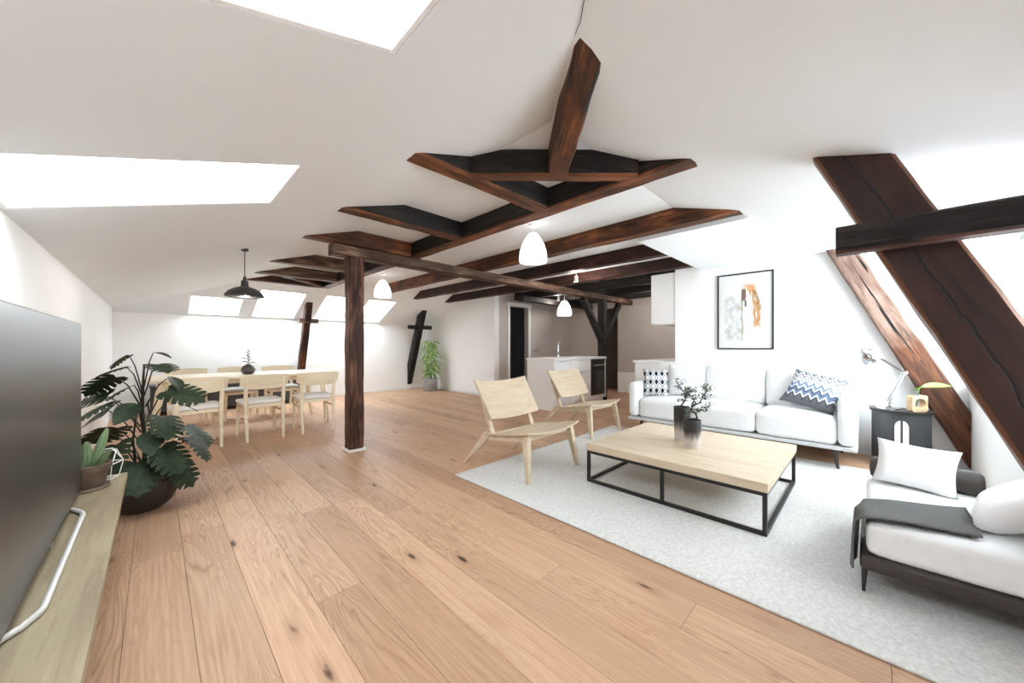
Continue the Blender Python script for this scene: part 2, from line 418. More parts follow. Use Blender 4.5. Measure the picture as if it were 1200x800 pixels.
    def pillow(s, w, h, t, n=14, mi=0, seed=0, wob=.006):
        for sg in (1, -1):
            def fn(u, v, sg=sg):
                a, b = 2 * u - 1, 2 * v - 1
                pin = 1 - .10 * (1 - a * a) * abs(b) ** 3 - .0
                pin2 = 1 - .10 * (1 - b * b) * abs(a) ** 3
                th = t / 2 * max(0, (1 - a ** 4)) ** .6 * max(0, (1 - b ** 4)) ** .6
                p = Vector((a * w / 2 * pin2, b * h / 2 * pin, sg * th))
                p += noise.noise_vector(p * 9 + Vector((seed * 3.1, sg, 0))) * wob * min(1, th / (t * .2))
                return tuple(p)
            s.grid(fn, n, n, mi, sg < 0)
        return s
    def obj(s, name, mats, parent=None, loc=(0, 0, 0), rot=(0, 0, 0), smooth=None, bevel=0, weld=False, mw=None):
        me = bpy.data.meshes.new(name); me.from_pydata(s.v, [], s.f)
        for m in (mats if isinstance(mats, list) else [mats]): me.materials.append(M[m])
        if any(s.mi): me.polygons.foreach_set('material_index', s.mi)
        bm = bmesh.new(); bm.from_mesh(me)
        if weld: bmesh.ops.remove_doubles(bm, verts=bm.verts, dist=2e-4)
        bmesh.ops.recalc_face_normals(bm, faces=bm.faces); bm.to_mesh(me); bm.free()
        o = link(name, me, parent, loc, rot)
        if mw is not None: o.matrix_basis = mw
        if smooth: 
            me.polygons.foreach_set('use_smooth', [True] * len(me.polygons))
            if smooth != 'full':
                try: me.set_sharp_from_angle(angle=R(smooth if smooth > 1 else 40))
                except Exception: pass
        if bevel:
            b = o.modifiers.new('bevel', 'BEVEL'); b.width = bevel; b.segments = 2; b.limit_method = 'ANGLE'; b.angle_limit = R(40)
        return o

def link(name, data, parent=None, loc=(0, 0, 0), rot=(0, 0, 0)):
    o = bpy.data.objects.new(name, data); COL.objects.link(o); o.location = loc; o.rotation_euler = rot
    if parent is not None: o.parent = parent
    return o
def tag(o, label, cat, group=None):
    o['label'] = label; o['category'] = cat
    if group: o['group'] = group
    return o
def thing(name, label, cat, loc=(0, 0, 0), rz=0, group=None, rot=None):
    return tag(link(name, None, None, loc, rot or (0, 0, rz)), label, cat, group)
def struct(o, label=None):
    o['kind'] = 'structure'
    if label: o['label'] = label
    return o
def copy_tree(o, parent=None):
    c = o.copy(); COL.objects.link(c)
    if parent is not None: c.parent = parent
    for ch in list(o.children): copy_tree(ch, c)
    return c

def clip_poly(poly, a, b, c):   # keep a*x+b*y+c >= 0
    out = []
    for i, p in enumerate(poly):
        q = poly[(i + 1) % len(poly)]; dp = a * p[0] + b * p[1] + c; dq = a * q[0] + b * q[1] + c
        if dp >= 0: out.append(p)
        if (dp >= 0) != (dq >= 0):
            t = dp / (dp - dq); out.append((p[0] + (q[0] - p[0]) * t, p[1] + (q[1] - p[1]) * t))
    return out
def rect(x0, x1, y0, y1): return [(x0, y0), (x1, y0), (x1, y1), (x0, y1)]

# ------------------------------------------------------------------ the shell
TH = .16   # thickness of roof and wall skins
# --- floor with planks
fl = MB().box(XL - .3, XK + 2.2, YN - .3, YF + .3, -.12, -.012).obj('floor', 'floor_gap'); struct(fl, 'oak plank floor')
pw = .2
col_i = 0; x = XL
plank_meshes = {}
def plank_mesh(L):
    L = round(L, 2)
    if L not in plank_meshes:
        b = MB(); g = .0006; c = .0010; h = .02
        l0, l1, w = g, L - g, pw / 2 - g
        b.hexa([(l0, -w, -h), (l1, -w, -h), (l1, w, -h), (l0, w, -h)], [(l0, -w, -c), (l1, -w, -c), (l1, w, -c), (l0, w, -c)])
        b.add([(l0, -w, -c), (l1, -w, -c), (l1, w, -c), (l0, w, -c), (l0 + c, -w + c, 0), (l1 - c, -w + c, 0), (l1 - c, w - c, 0), (l0 + c, w - c, 0)],
              [(0, 1, 5, 4), (1, 2, 6, 5), (2, 3, 7, 6), (3, 0, 4, 7), (4, 5, 6, 7)])
        me = bpy.data.meshes.new('plank'); me.from_pydata(b.v, [], b.f); me.materials.append(M['floor']); plank_meshes[L] = me
    return plank_meshes[L]
rng = random.Random(3)
while x < XK + 1.4:
    xc = x + pw / 2
    y0, y1 = (YN, YF) if xc < XR else ((1.9, 5.97) if xc < XK else (4.0, 5.3))
    y = y0 - rng.choice([0, .4, .8, 1.2, 1.6])
    while y < y1 - .02:
        L = rng.choice([2.0, 2.2, 2.4]); a, b_ = max(y, y0), min(y + L, y1)
        if b_ - a > .05:
            o = link('plank', plank_mesh(b_ - a), fl, (xc, a, 0), (0, 0, R(90)))
        y += L
    x += pw; col_i += 1

# --- ceiling skins (footprint polygon + height function), with holes left for the skylights
ceil = MB()
def skin(poly, zf, th=TH):
    if len(poly) < 3: return
    ceil.hexa([(p[0], p[1], zf(p[0], p[1])) for p in poly], [(p[0], p[1], zf(p[0], p[1]) + th) for p in poly])
fl_, fn_, ff_, fz_ = (lambda x, y: z_left(x)), (lambda x, y: z_near(y)), (lambda x, y: z_far(y)), (lambda x, y: ZC)
def minus(poly_rect, holes):   # rect minus rects -> list of rects
    rs = [poly_rect]
    for (hx0, hx1, hy0, hy1) in holes:
        nr = []
        for (x0, x1, y0, y1) in rs:
            if hx1 <= x0 or hx0 >= x1 or hy1 <= y0 or hy0 >= y1: nr.append((x0, x1, y0, y1)); continue
            if y0 < hy0: nr.append((x0, x1, y0, hy0))
            if hy1 < y1: nr.append((x0, x1, hy1, y1))
            m0, m1 = max(y0, hy0), min(y1, hy1)
            if x0 < hx0: nr.append((x0, hx0, m0, m1))
            if hx1 < x1: nr.append((hx1, x1, m0, m1))
        rs = nr
    return rs
sky_left = [(-.485, .54, 2.05, 2.74), (-.40, .54, .36, 1.07)]
sky_far = [(.40, 1.14, 8.02, 8.62), (1.33, 2.08, 7.66, 8.62), (2.42, 3.14, 7.66, 8.62), (3.28, 3.93, 7.66, 8.62)]  # first opening is an added skylight, for more light on the dining side
E = .16
for r in minus((XL - E, XE, YN - E, YF + E), sky_left):
    p = rect(*r); p = clip_poly(p, -SL, SL, (z_near(0) - z_left(0))); p = clip_poly(p, -SL, -SFAR, ZC + SFAR * YFE - z_left(0))
    skin(p, fl_)
for r in minus((XL - E, XD, YN - E, YE), []):
    p = rect(*r); p = clip_poly(p, SL, -SL, (z_left(0) - z_near(0))); skin(p, fn_)
skin(rect(XD, XR + .2, YD, YE), fn_)
for r in minus((XL - E, XR + .2, YFE, YF + E), sky_far):
    p = rect(*r); p = clip_poly(p, SL, SFAR, z_left(0) - ZC - SFAR * YFE); skin(p, ff_)
skin(rect(XE, XR + .2, YE, YFE), fz_)
skin(rect(XR + .2, XK + .2, 1.8, 6.2), fz_)
# dormer recess: level ceiling, cheek, and the lowered soffit beside the beams
ceil.box(XD, XR + .2, YN - .3, YD, ZD, ZD + .12)
ck = [(XD - .06, YN - .3), (XD - .001, YN - .3), (XD - .001, YD), (XD - .06, YD)]
ceil.hexa([(x_, y_, z_near(y_) + .03) for x_, y_ in ck], [(x_, y_, z_near(y_) + .03 + .5) for x_, y_ in ck])
for i in (0,):
    ceil.hexa([(3.45, YD, ZD), (XR + .2, YD, ZD), (XR + .2, 1.65, ZD), (3.45, 1.65, ZD)],
              [(3.45, YD, ZD + .1), (XR + .2, YD, ZD + .1), (XR + .2, 1.65, ZC + .02), (3.45, 1.65, ZC + .02)])
struct(ceil.obj('ceiling', 'ceil'), 'white flat and sloping attic ceiling')

# --- walls
def wall(name, b, mat='wall', label=None): return struct(b.obj(name, mat), label)
wall('wall_left', MB().box(XL - .2, XL, YN - .3, YF + .3, -.1, z_left(XL) + .04), 'wall', 'white low wall behind the television')
wall('wall_far', MB().box(XL - .2, XR + .2, YF, YF + .2, -.1, z_far(YF) + .03), 'wall', 'white knee wall below the far skylights')
wx0, wx1, wz0, wz1 = 3.76, 5.33, .80, 2.14
vx0, vx1, vz0, vz1 = 2.05, 3.15, .80, 1.60
wn_b = MB().box(XL - .2, vx0, YN - .22, YN, -.1, 1.86).box(vx1, wx0, YN - .22, YN, -.1, 1.86).box(vx0, vx1, YN - .22, YN, -.1, vz0).box(vx0, vx1, YN - .22, YN, vz1, 1.86)
wn_b.box(wx0, wx1, YN - .22, YN, -.1, wz0).box(wx1, XR + .2, YN - .22, YN, -.1, 2.3)
wn_b.box(wx0, wx1, YN - .22, YN, wz1, 2.3).box(XD - .06, wx0, YN - .22, YN, 1.8, 2.3)
wall('wall_near', wn_b, 'wall', 'white knee wall under the dormer window')
wall('wall_right', MB().box(XR, XR + .2, YN - .2, 2.0, -.1, 2.5).box(XR + .2, XK + .2, 1.85, 2.0, -.1, 2.5), 'wall', 'white wall behind the sofa')
wall('wall_right_far', MB().box(XR, XR + .14, 5.94, YF + .1, -.1, 2.5), 'wall', 'white wall between far corner and doorway')
DX0, DX1, DH = 5.86, 6.50, 2.08
EX0, EX1 = 6.66, 7.52
kb = MB().box(XR + .14, DX0, 5.94, 6.06, -.1, 2.5).box(DX0, DX1, 5.94, 6.06, DH, 2.5).box(DX1, EX0, 5.94, 6.06, -.1, 2.5)
kb.box(EX0, EX1, 5.94, 6.06, DH, 2.5).box(EX1, XK + .1, 5.94, 6.06, -.1, 2.5)
wall('wall_kitchen_far', kb, 'grey_wall', 'wall with two doors beyond the kitchen')
OY0, OY1 = 4.45, 4.92
wall('wall_kitchen_right', MB().box(XK, XK + .12, 1.9, OY0, -.1, 2.5).box(XK, XK + .12, OY1, 6.06, -.1, 2.5).box(XK, XK + .12, OY0, OY1, 2.1, 2.5), 'grey_wall', 'grey wall at the back of the kitchen')
# closed-off spaces behind the doorway and the corridor
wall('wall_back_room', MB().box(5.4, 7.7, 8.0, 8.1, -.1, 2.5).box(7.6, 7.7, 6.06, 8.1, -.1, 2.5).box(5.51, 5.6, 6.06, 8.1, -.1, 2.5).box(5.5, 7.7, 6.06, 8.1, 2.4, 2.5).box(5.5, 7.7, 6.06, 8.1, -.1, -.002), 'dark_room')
wall('wall_corridor', MB().box(XK + .12, XK + 1.5, 5.15, 5.25, -.1, 2.5).box(XK + .12, XK + 1.5, 4.1, 4.2, -.1, 2.5).box(XK + 1.4, XK + 1.5, 4.1, 5.25, -.1, 2.5).box(XK + .12, XK + 1.5, 4.1, 5.25, 2.35, 2.45), 'grey_wall')
# baseboards
struct(MB().box(XL, XR, YF - .012, YF, 0, .06).obj('baseboard_far', 'trim', bevel=.003))
struct(MB().box(XR - .012, XR, 5.94, YF - .012, 0, .06).obj('baseboard_right', 'trim', bevel=.003))
struct(MB().box(XK - .012, XK, 2.7, OY0, 0, .5).obj('baseboard_kitchen', 'trim', bevel=.003))
# door linings
t1 = MB().box(DX0 - .07, DX0, 5.915, 5.94, 0, DH + .07).box(DX1, DX1 + .07, 5.915, 5.94, 0, DH + .07).box(DX0 - .09, DX1 + .09, 5.905, 5.94, DH, DH + .09)
struct(t1.obj('trim_1', 'trim', bevel=.004), 'white door casing round the dark doorway')
struct(MB().box(XR + .001, XR + .139, 5.928, 5.94, 0, 2.23).obj('trim_2', 'trim'))
d2 = struct(MB().box(EX0 + .004, EX1 - .004, 5.95, 5.99, .008, DH - .004).obj('door_1', 'grey_wall', bevel=.004), 'plain warm grey closed door with lever handle')
hb = MB().tube([(EX0 + .07, 5.95, 1.03), (EX0 + .07, 5.90, 1.03), (EX0 + .19, 5.90, 1.03)], .009).lathe([(.026, 0), (.026, .008)], (0, 0, 0), 14)
MB().tube([(EX0 + .07, 5.95, 1.03), (EX0 + .07, 5.90, 1.03), (EX0 + .19, 5.90, 1.03)], .010).obj('door_handle', 'steel', d2, smooth=40)

# --- skylights
def skylight(n, r, zf, axis, label):
    x0, x1, y0, y1 = r; up = .20; t = .018
    root = struct(link('window_%d' % n, None, None, ((x0 + x1) / 2, (y0 + y1) / 2, zf((x0 + x1) / 2, (y0 + y1) / 2))), label)
    ox, oy, oz = root.location
    def q(x, y, dz): return (x - ox, y - oy, zf(x, y) + dz - oz)
    b = MB()
    for (a0, a1, c0, c1) in ((x0 + .001, x0 + t, y0 + .001, y1 - .001), (x1 - t, x1 - .001, y0 + .001, y1 - .001), (x0 + t, x1 - t, y0 + .001, y0 + t), (x0 + t, x1 - t, y1 - t, y1 - .001)):
        p = rect(a0, a1, c0, c1); b.hexa([q(*k, .002) for k in p], [q(*k, up) for k in p])
    b.obj('reveal', 'reveal', root)
    b = MB(); f = .05
    for (a0, a1, c0, c1) in ((x0, x0 + f, y0, y1), (x1 - f, x1, y0, y1), (x0 + f, x1 - f, y0, y0 + f), (x0 + f, x1 - f, y1 - f, y1)):
        p = rect(a0, a1, c0, c1); b.hexa([q(*k, up - .07) for k in p], [q(*k, up - .01) for k in p])
    b.obj('frame', 'trim', root)
    p = rect(x0 + f, x1 - f, y0 + f, y1 - f)
    MB().hexa([q(*k, up - .035) for k in p], [q(*k, up - .027) for k in p]).obj('pane', 'glass', root)
    # light portal: guides sampling of the sky through this opening, gives off nothing itself
    L = bpy.data.lights.new('sky_portal', 'AREA'); L.shape = 'RECTANGLE'
    s = math.hypot(1, SL if axis == 'x' else SFAR)
    L.size, L.size_y = ((x1 - x0) * s, y1 - y0) if axis == 'x' else (x1 - x0, (y1 - y0) * s)
    L.cycles.is_portal = True
    lo = link('sky_portal', L, None, (ox, oy, oz + up + .02), (0, -math.atan(SL), 0) if axis == 'x' else (-math.atan(SFAR), 0, 0))
for i, (r, lb) in enumerate(zip(sky_left, ('white skylight in the slope above the television', 'white skylight in the slope overhead'))):
    skylight(i + 1, r, fl_, 'x', lb)
for i, (r, lb) in enumerate(zip(sky_far, ('added skylight bringing daylight into the corner behind the dining table', 'skylight above the dining table', 'skylight between dining table and post', 'skylight nearest the far corner'))):
    skylight(i + 3, r, ff_, 'y', lb)
# windows in the near knee wall: the dormer and an unseen low one added for more daylight
def near_window(n, x0, x1, z0, z1, label, lights=2):
    w = struct(link('window_%d' % n, None, None, ((x0 + x1) / 2, YN, z0)), label)
    hw = (x1 - x0) / 2; wh = z1 - z0; f = .05; step = 2 * hw / lights
    b = MB().box(-hw, -hw + f, -.17, -.11, 0, wh).box(hw - f, hw, -.17, -.11, 0, wh).box(-hw + f, hw - f, -.17, -.11, 0, f).box(-hw + f, hw - f, -.17, -.11, wh - f, wh)
    for k in range(1, lights): b.box(-hw + k * step - .03, -hw + k * step + .03, -.17, -.11, f, wh - f)
    b.obj('frame', 'trim', w, bevel=.004)
    for k in range(lights):
        MB().box(-hw + k * step + .03, -hw + (k + 1) * step - .03, -.142, -.138, f, wh - f).obj('pane', 'glass', w)
    MB().box(-hw + .002, hw - .002, -.11, .025, -.02, .004).obj('window_sill', 'trim', w, bevel=.004)
    L = bpy.data.lights.new('sky_portal', 'AREA'); L.shape = 'RECTANGLE'; L.size = hw * 2; L.size_y = wh; L.cycles.is_portal = True
    link('sky_portal', L, None, ((x0 + x1) / 2, YN - .2, z0 + wh / 2), (R(90), 0, 0))
near_window(7, wx0, wx1, wz0, wz1, 'tall white dormer window behind the leaning beams', 1)
near_window(8, vx0, vx1, vz0, vz1, 'unseen low window added in the knee wall for daylight', 1)

# ------------------------------------------------------------------ timber
P_FLAT = (Vector((0, 0, ZC + .002)), Vector((0, 0, 1)))
P_LEFT = (Vector((0, 0, z_left(0) + .002)), Vector((-SL, 0, 1)))
P_NEAR = (Vector((0, 0, z_near(0) + .002)), Vector((0, -SL, 1)))
P_FAR = (Vector((0, YFE, ZC + .002)), Vector((0, SFAR, 1)))
P_DORM = (Vector((0, 0, ZD + .01)), Vector((0, 0, 1)))
ALLP = (P_FLAT, P_LEFT, P_NEAR, P_FAR)
P_FLOOR = (Vector((0, 0, .0)), Vector((0, 0, -1)))
P_YN = (Vector((0, YN + .002, 0)), Vector((0, -1, 0)))
P_YF = (Vector((0, YF - .002, 0)), Vector((0, 1, 0)))
def beam(name, p0, p1, w, h, label, mats='beam', up=(0, 0, 1), clips=ALLP, group=None, amp=.007, cat='beam', seed=None, parent=None, tag_it=True, chamfer=.012):
    """timber from p0 to p1 (axis through section centre), w across, h along up; grain runs along local x"""
    p0, p1 = Vector(p0), Vector(p1); d = p1 - p0; L = d.length; ex = d.normalized(); u = Vector(up)
    ey = u.cross(ex).normalized(); ez = ex.cross(ey).normalized()
    mw = Matrix((( ex.x, ey.x, ez.x, p0.x), (ex.y, ey.y, ez.y, p0.y), (ex.z, ey.z, ez.z, p0.z), (0, 0, 0, 1)))
    sd = (seed if seed is not None else random.random()) * 50
    c = chamfer; sec = []
    hw, hh = w / 2, h / 2
    loop = [(-hw + c, -hh), (0, -hh), (hw - c, -hh), (hw, -hh + c), (hw, 0), (hw, hh - c), (hw - c, hh), (0, hh), (-hw + c, hh), (-hw, hh - c), (-hw, 0), (-hw, -hh + c)]
    n = max(4, int(L / .09)); k = len(loop); vs = []
    for i in range(n + 1):
        x_ = L * i / n
        for (a, b_) in loop:
            q = Vector((x_, a, b_)); nv = noise.noise_vector(Vector((x_ * 3 + sd, a * 8, b_ * 8))) + .5 * noise.noise_vector(Vector((x_ * 11 + sd, a * 20, b_ * 20)))
            vs.append((x_, a + nv.y * amp, b_ + nv.z * amp))
    fs = [(i * k + j, i * k + (j + 1) % k, (i + 1) * k + (j + 1) % k, (i + 1) * k + j) for i in range(n) for j in range(k)]
    fs += [tuple(reversed(range(k))), tuple(n * k + j for j in range(k))]
    bm = bmesh.new(); bv = [bm.verts.new(mw @ Vector(v)) for v in vs]
    for f in fs: bm.faces.new([bv[i] for i in f])
    bmesh.ops.recalc_face_normals(bm, faces=bm.faces)
    for (co, no) in clips:
        res = bmesh.ops.bisect_plane(bm, geom=bm.verts[:] + bm.edges[:] + bm.faces[:], plane_co=co, plane_no=no, clear_outer=True)
        ed = [e for e in bm.edges if e.is_boundary]
        if ed: bmesh.ops.holes_fill(bm, edges=ed, sides=0)
    ml = mats if isinstance(mats, list) else [mats]
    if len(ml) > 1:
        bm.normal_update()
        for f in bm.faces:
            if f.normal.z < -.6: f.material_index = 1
    bm.transform(mw.inverted()); me = bpy.data.meshes.new(name); bm.to_mesh(me); bm.free()
    for m in ml: me.materials.append(M[m])
    me.polygons.foreach_set('use_smooth', [True] * len(me.polygons))
    try: me.set_sharp_from_angle(angle=R(32))
    except Exception: pass
    o = link(name, me, parent); o.matrix_basis = mw
    if tag_it: tag(o, label, cat, group)
    return o
hb_ = ZC + .06 - ZB; zc_ = ZB + hb_ / 2
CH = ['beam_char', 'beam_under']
beam('ceiling_beam', (2.255, .45, zc_), (2.255, 7.25, zc_), .15, hb_, 'long blackened ceiling beam that the short side beams butt into', CH, amp=.006)
beam('ceiling_beam', (3.36, .45, zc_), (3.36, 7.8, zc_), .14, hb_, 'red-brown ceiling beam running along the edge of the white soffit', ['beam_under', 'beam_under'])
beam('ceiling_beam', (4.29, 1.66, zc_), (4.29, 7.8, zc_), .14, hb_, 'red-brown ceiling beam that ends at the white soffit above the lounge chairs', 'beam_red')
beam('ceiling_beam', (5.17, 1.66, zc_), (5.17, 7.8, zc_), .14, hb_, 'red-brown ceiling beam that ends at the white soffit by the kitchen cabinet', 'beam_red')
for xx, s_ in ((6.08, 'over the kitchen island end with the tap hole side'), (6.95, 'over the braced kitchen post'), (7.75, 'over the rear kitchen floor')):
    beam('ceiling_beam', (xx, 2.02, zc_), (xx, 5.92, zc_), .15, hb_, {6.08: 'dark ceiling beam crossing above the kitchen island', 6.95: 'dark ceiling beam crossing above the braced kitchen post', 7.75: 'dark ceiling beam close to the grey back wall of the kitchen'}[xx], 'beam_char')
stubs = [(1.78, CH, 'short blackened side beam framing the ceiling triangle'), (2.89, CH, 'short blackened side beam between the ceiling triangle and the post'),
         (3.90, 'beam_under', 'short brown side beam resting on the cross beam over the post'), (5.34, 'beam_grey', 'short weathered side beam just beyond the post'),
         (6.35, 'beam_grey', 'short weathered side beam with a diagonal brace beside it'), (7.14, 'beam', 'short brown side beam at the far end of the flat ceiling')]
for y, mt, lb in stubs:
    beam('side_beam', (.55, y + .07, zc_), (2.185, y + .07, zc_), .14, hb_, lb, mt, amp=.006)
def at(sm, df): return ((sm + df) / 2, (sm - df) / 2)
a0, a1 = at(3.26, -.36), at(3.26, 1.13)
beam('corner_brace', (*a0, zc_ + .001), (*a1, zc_ + .001), .10, hb_, 'blackened diagonal brace closing the ceiling triangle', CH, amp=.005)
a0, a1 = at(3.20, .41), at(1.55, .41)
beam('dragon_beam', (*a0, ZB - .004 + hb_ / 2), (*a1, ZB - .004 + hb_ / 2), .125, hb_, 'orange-brown beam stub running into the ceiling hip', ['beam', 'beam_under'], amp=.010, cat='beam')
beam('corner_brace', (1.42, 6.50, zc_), (2.148, 7.13, zc_), .10, hb_, 'pale-edged diagonal brace at the far end of the flat ceiling', ['beam', 'beam_grey'], amp=.005)
YM = 4.02
beam('cross_beam', (1.31, YM, 2.172), (7.98, YM, 2.172), .15, .118, 'long dark cross beam carried by the free-standing post', ['beam_grey', 'beam'], clips=(), amp=.005)
post = thing('timber_post', 'free-standing rough brown post on a small white foot', 'post', (1.555, YM, 0))
o = beam('shaft', (1.555, YM, .02), (1.555, YM, 2.115),   .158, .158, '', 'beam_post', up=(0, 1, 0), clips=(), parent=None, tag_it=False, amp=.008)
o.matrix_basis = Matrix.Translation((-1.555, -YM, 0)) @ o.matrix_basis; o.parent = post
MB().box(-.095, .095, -.095, .095, .0, .028).obj('foot', 'trim', post, bevel=.004)
kp = thing('kitchen_post', 'dark post with two braces behind the kitchen island', 'post', (6.745, YM, 0))
def kpart(name, a, b, w, h, up):
    o = beam(name, a, b, w, h, '', 'beam_char', up=up, clips=(), tag_it=False, amp=.004)
    o.matrix_basis = Matrix.Translation((-6.745, -YM, 0)) @ o.matrix_basis; o.parent = kp
kpart('shaft', (6.745, YM, 0), (6.745, YM, 2.112), .15, .15, (0, 1, 0))
kpart('brace', (6.72, YM, 1.25), (6.02, YM, 2.10), .11, .12, (0, 1, 0))
kpart('brace', (6.77, YM, 1.25), (7.45, YM, 2.10), .11, .12, (0, 1, 0))
beam('cross_beam', (5.52, 5.25, 2.165), (8.19, 5.25, 2.165), .16, .125, 'dark cross beam in front of the kitchen doors', 'beam_char', clips=(), amp=.004)

# leaning struts at the eaves
def strut(name, x, y_top, z_top, s, wy, tx, label, mat, side, clips, amp=.008):
    """lies in a plane x = const, leaning outwards as it goes down; y_top is the inner edge at z_top"""
    ang = math.atan(s); w = wy * math.sin(ang)
    sg = -1 if side == 'near' else 1
    d = Vector((0, sg * math.cos(ang), -math.sin(ang)))
    n = Vector((0, sg * math.sin(ang), math.cos(ang)))   # towards the eaves
    top = Vector((x, y_top, z_top)) + n * w / 2 - d * .35
    L = (z_top / math.sin(ang)) + .7
    return beam(name, top, top + d * L, tx, w, label, mat, up=n, clips=clips, amp=amp)
strut('leaning_beam', 2.32, .185, 2.05, 2.28, .235, .13, 'big dark red-brown leaning beam with a long crack in front of the dormer window', 'beam_crack', 'near', (P_NEAR, P_FLOOR, P_YN), .006)
strut('leaning_beam', 5.28, .335, ZD, 2.2, .235, .14, 'weathered leaning beam against the sofa wall behind the side table', 'beam_two', 'near', (P_DORM, P_FLOOR, P_YN), .008)
beam('tie_beam', (2.20, .105, 1.622), (2.20, YN + .004, 1.622), .10, .118, 'short dark horizontal tie crossing the big leaning beam', ['beam_char', 'beam_red'], clips=(), amp=.005)
strut('leaning_beam', 2.20, 7.93, 2.06, 2.55, .16, .12, 'thin brown leaning beam behind the dining chairs', 'beam', 'far', (P_FAR, P_FLOOR, P_YF), .006)
strut('leaning_beam', 4.80, 7.90, 2.06, 2.55, .22, .14, 'dark leaning beam beside the plant in the far corner', 'beam_char', 'far', (P_FAR, P_FLOOR, P_YF), .006)
beam('tie_beam', (2.06, 8.12, 1.66), (2.40, 8.12, 1.66), .05, .09, 'short tie peg through the thin brown leaning beam', ['beam_grey'], clips=(), amp=.003)
beam('tie_beam', (4.46, 8.12, 1.62), (5.12, 8.12, 1.62), .06, .10, 'short dark tie peg through the leaning beam by the far plant', ['beam_char'], clips=(), amp=.003)
# thin cable along the hip
tag(MB().tube([(p + .31 + .006 * math.sin(p * 40), p, z_near(p) - .004) for p in [.715 - .05 * i for i in range(9)]], .0014, 6).obj('ceiling_cable', 'dark_plastic', smooth=40), 'thin dark cable running up the ceiling hip from the beam stub', 'cable')

# ------------------------------------------------------------------ pendants
def bell(name, x, y, zb, zt, label, dia=.29, watt=24):
    t = thing(name, label, 'lamp', (x, y, zb), group='white bell pendants')
    r = dia / 2
    prof = [(r * .96, .0), (r, .03), (r * .96, .10), (r * .80, .18), (r * .52, .25), (r * .36, .28), (r * .30, .29)]
    inner = [(a - .006, b) for a, b in prof[::-1]]
    MB().lathe(prof + [(r * .26, .29)] + [(r * .25, .283)] + inner[1:], (0, 0, 0), 28).obj('lamp_shade', 'shade', t, smooth=50)
    MB().tube([(0, 0, .285), (0, 0, zt - zb)], .003, 6).obj('cord', 'trim', t)
    MB().lathe([(.045, 0), (.045, -.02), (.02, -.03)], (0, 0, zt - zb), 16).obj('canopy', 'trim', t, smooth=40)
    MB().lathe([(.02, .29), (.022, .24), (.03, .2), (.034, .16), (.02, .13), (.001, .125)][::-1], (0, 0, 0), 14).obj('bulb', 'shade', t, smooth=50)
    L = bpy.data.lights.new('lamp_light', 'POINT'); L.energy = watt; L.color = (1, .95, .88); L.shadow_soft_size = .04
    link('lamp_light', L, t, (0, 0, .06))
bell('pendant_lamp', 2.735, 2.43, 2.005, ZC, 'white bell pendant hanging between the two nearest long ceiling beams')
bell('pendant_lamp', 2.76, 5.90, 1.985, ZC, 'white bell pendant hanging beyond the free-standing post')
bell('pendant_lamp', 5.62, 4.18, 1.735, ZC, 'white bell pendant hanging over the kitchen island', watt=60)
px_, py_ = .625, 4.36
dp = thing('dining_pendant', 'dark metal dome pendant on the dining side', 'lamp', (px_, py_, 1.63))
zt = z_left(px_) - 1.63
MB().lathe([(.155, 0), (.163, .005), (.160, .02), (.135, .055), (.09, .085), (.045, .1), (.032, .108), (.03, .16), (.0, .165)] , (0, 0, 0), 28).obj('lamp_shade', 'charcoal', dp, smooth=45)
MB().lathe([(.018, .16), (.012, .2), (.004, .21)], (0, 0, 0), 12).obj('cord_grip', 'charcoal', dp, smooth=45)
MB().tube([(0, 0, .2), (0, 0, zt)], .0045, 6).obj('cord', 'charcoal', dp)
MB().lathe([(.03, 0), (.034, -.02), (.01, -.03)], (0, 0, zt + .006), 14).obj('canopy', 'charcoal', dp, smooth=40)
MB().sphere((0, 0, .045), .03, 8).obj('bulb', 'shade', dp, smooth=60)
Ld = bpy.data.lights.new('lamp_light', 'POINT'); Ld.energy = 22; Ld.color = (1, .96, .9); Ld.shadow_soft_size = .05
link('lamp_light', Ld, dp, (0, 0, .012))
for (sx_, sy_, lb, w_) in ((4.75, 3.3, 'small white ceiling spot between the two beams that end at the soffit', 6), (7.35, 3.1, 'added small white ceiling spot to brighten the back of the kitchen', 7), (6.5, 5.0, 'added small white ceiling spot to brighten the area before the kitchen doors', 6)):  # the two kitchen spots are added to brighten the kitchen
    sp = thing('ceiling_spot', lb, 'lamp', (sx_, sy_, ZC))
    MB().lathe([(.04, 0), (.04, -.012)], (0, 0, 0), 16).obj('base', 'trim', sp, smooth=40)
    MB().tube([(0, 0, -.01), (0, 0, -.13)], .008, 8).obj('rod', 'trim', sp, smooth=40)
    MB().lathe([(.03, 0), (.03, .09), (.012, .10), (.011, .10), (.026, .085), (.026, 0)][::-1], (0, 0, -.22), 16).obj('head', 'trim', sp, smooth=40)
    Lk = bpy.data.lights.new('lamp_light', 'POINT'); Lk.energy = w_; Lk.color = (1, .94, .87); Lk.shadow_soft_size = .03
    link('lamp_light', Lk, sp, (0, 0, -.25))

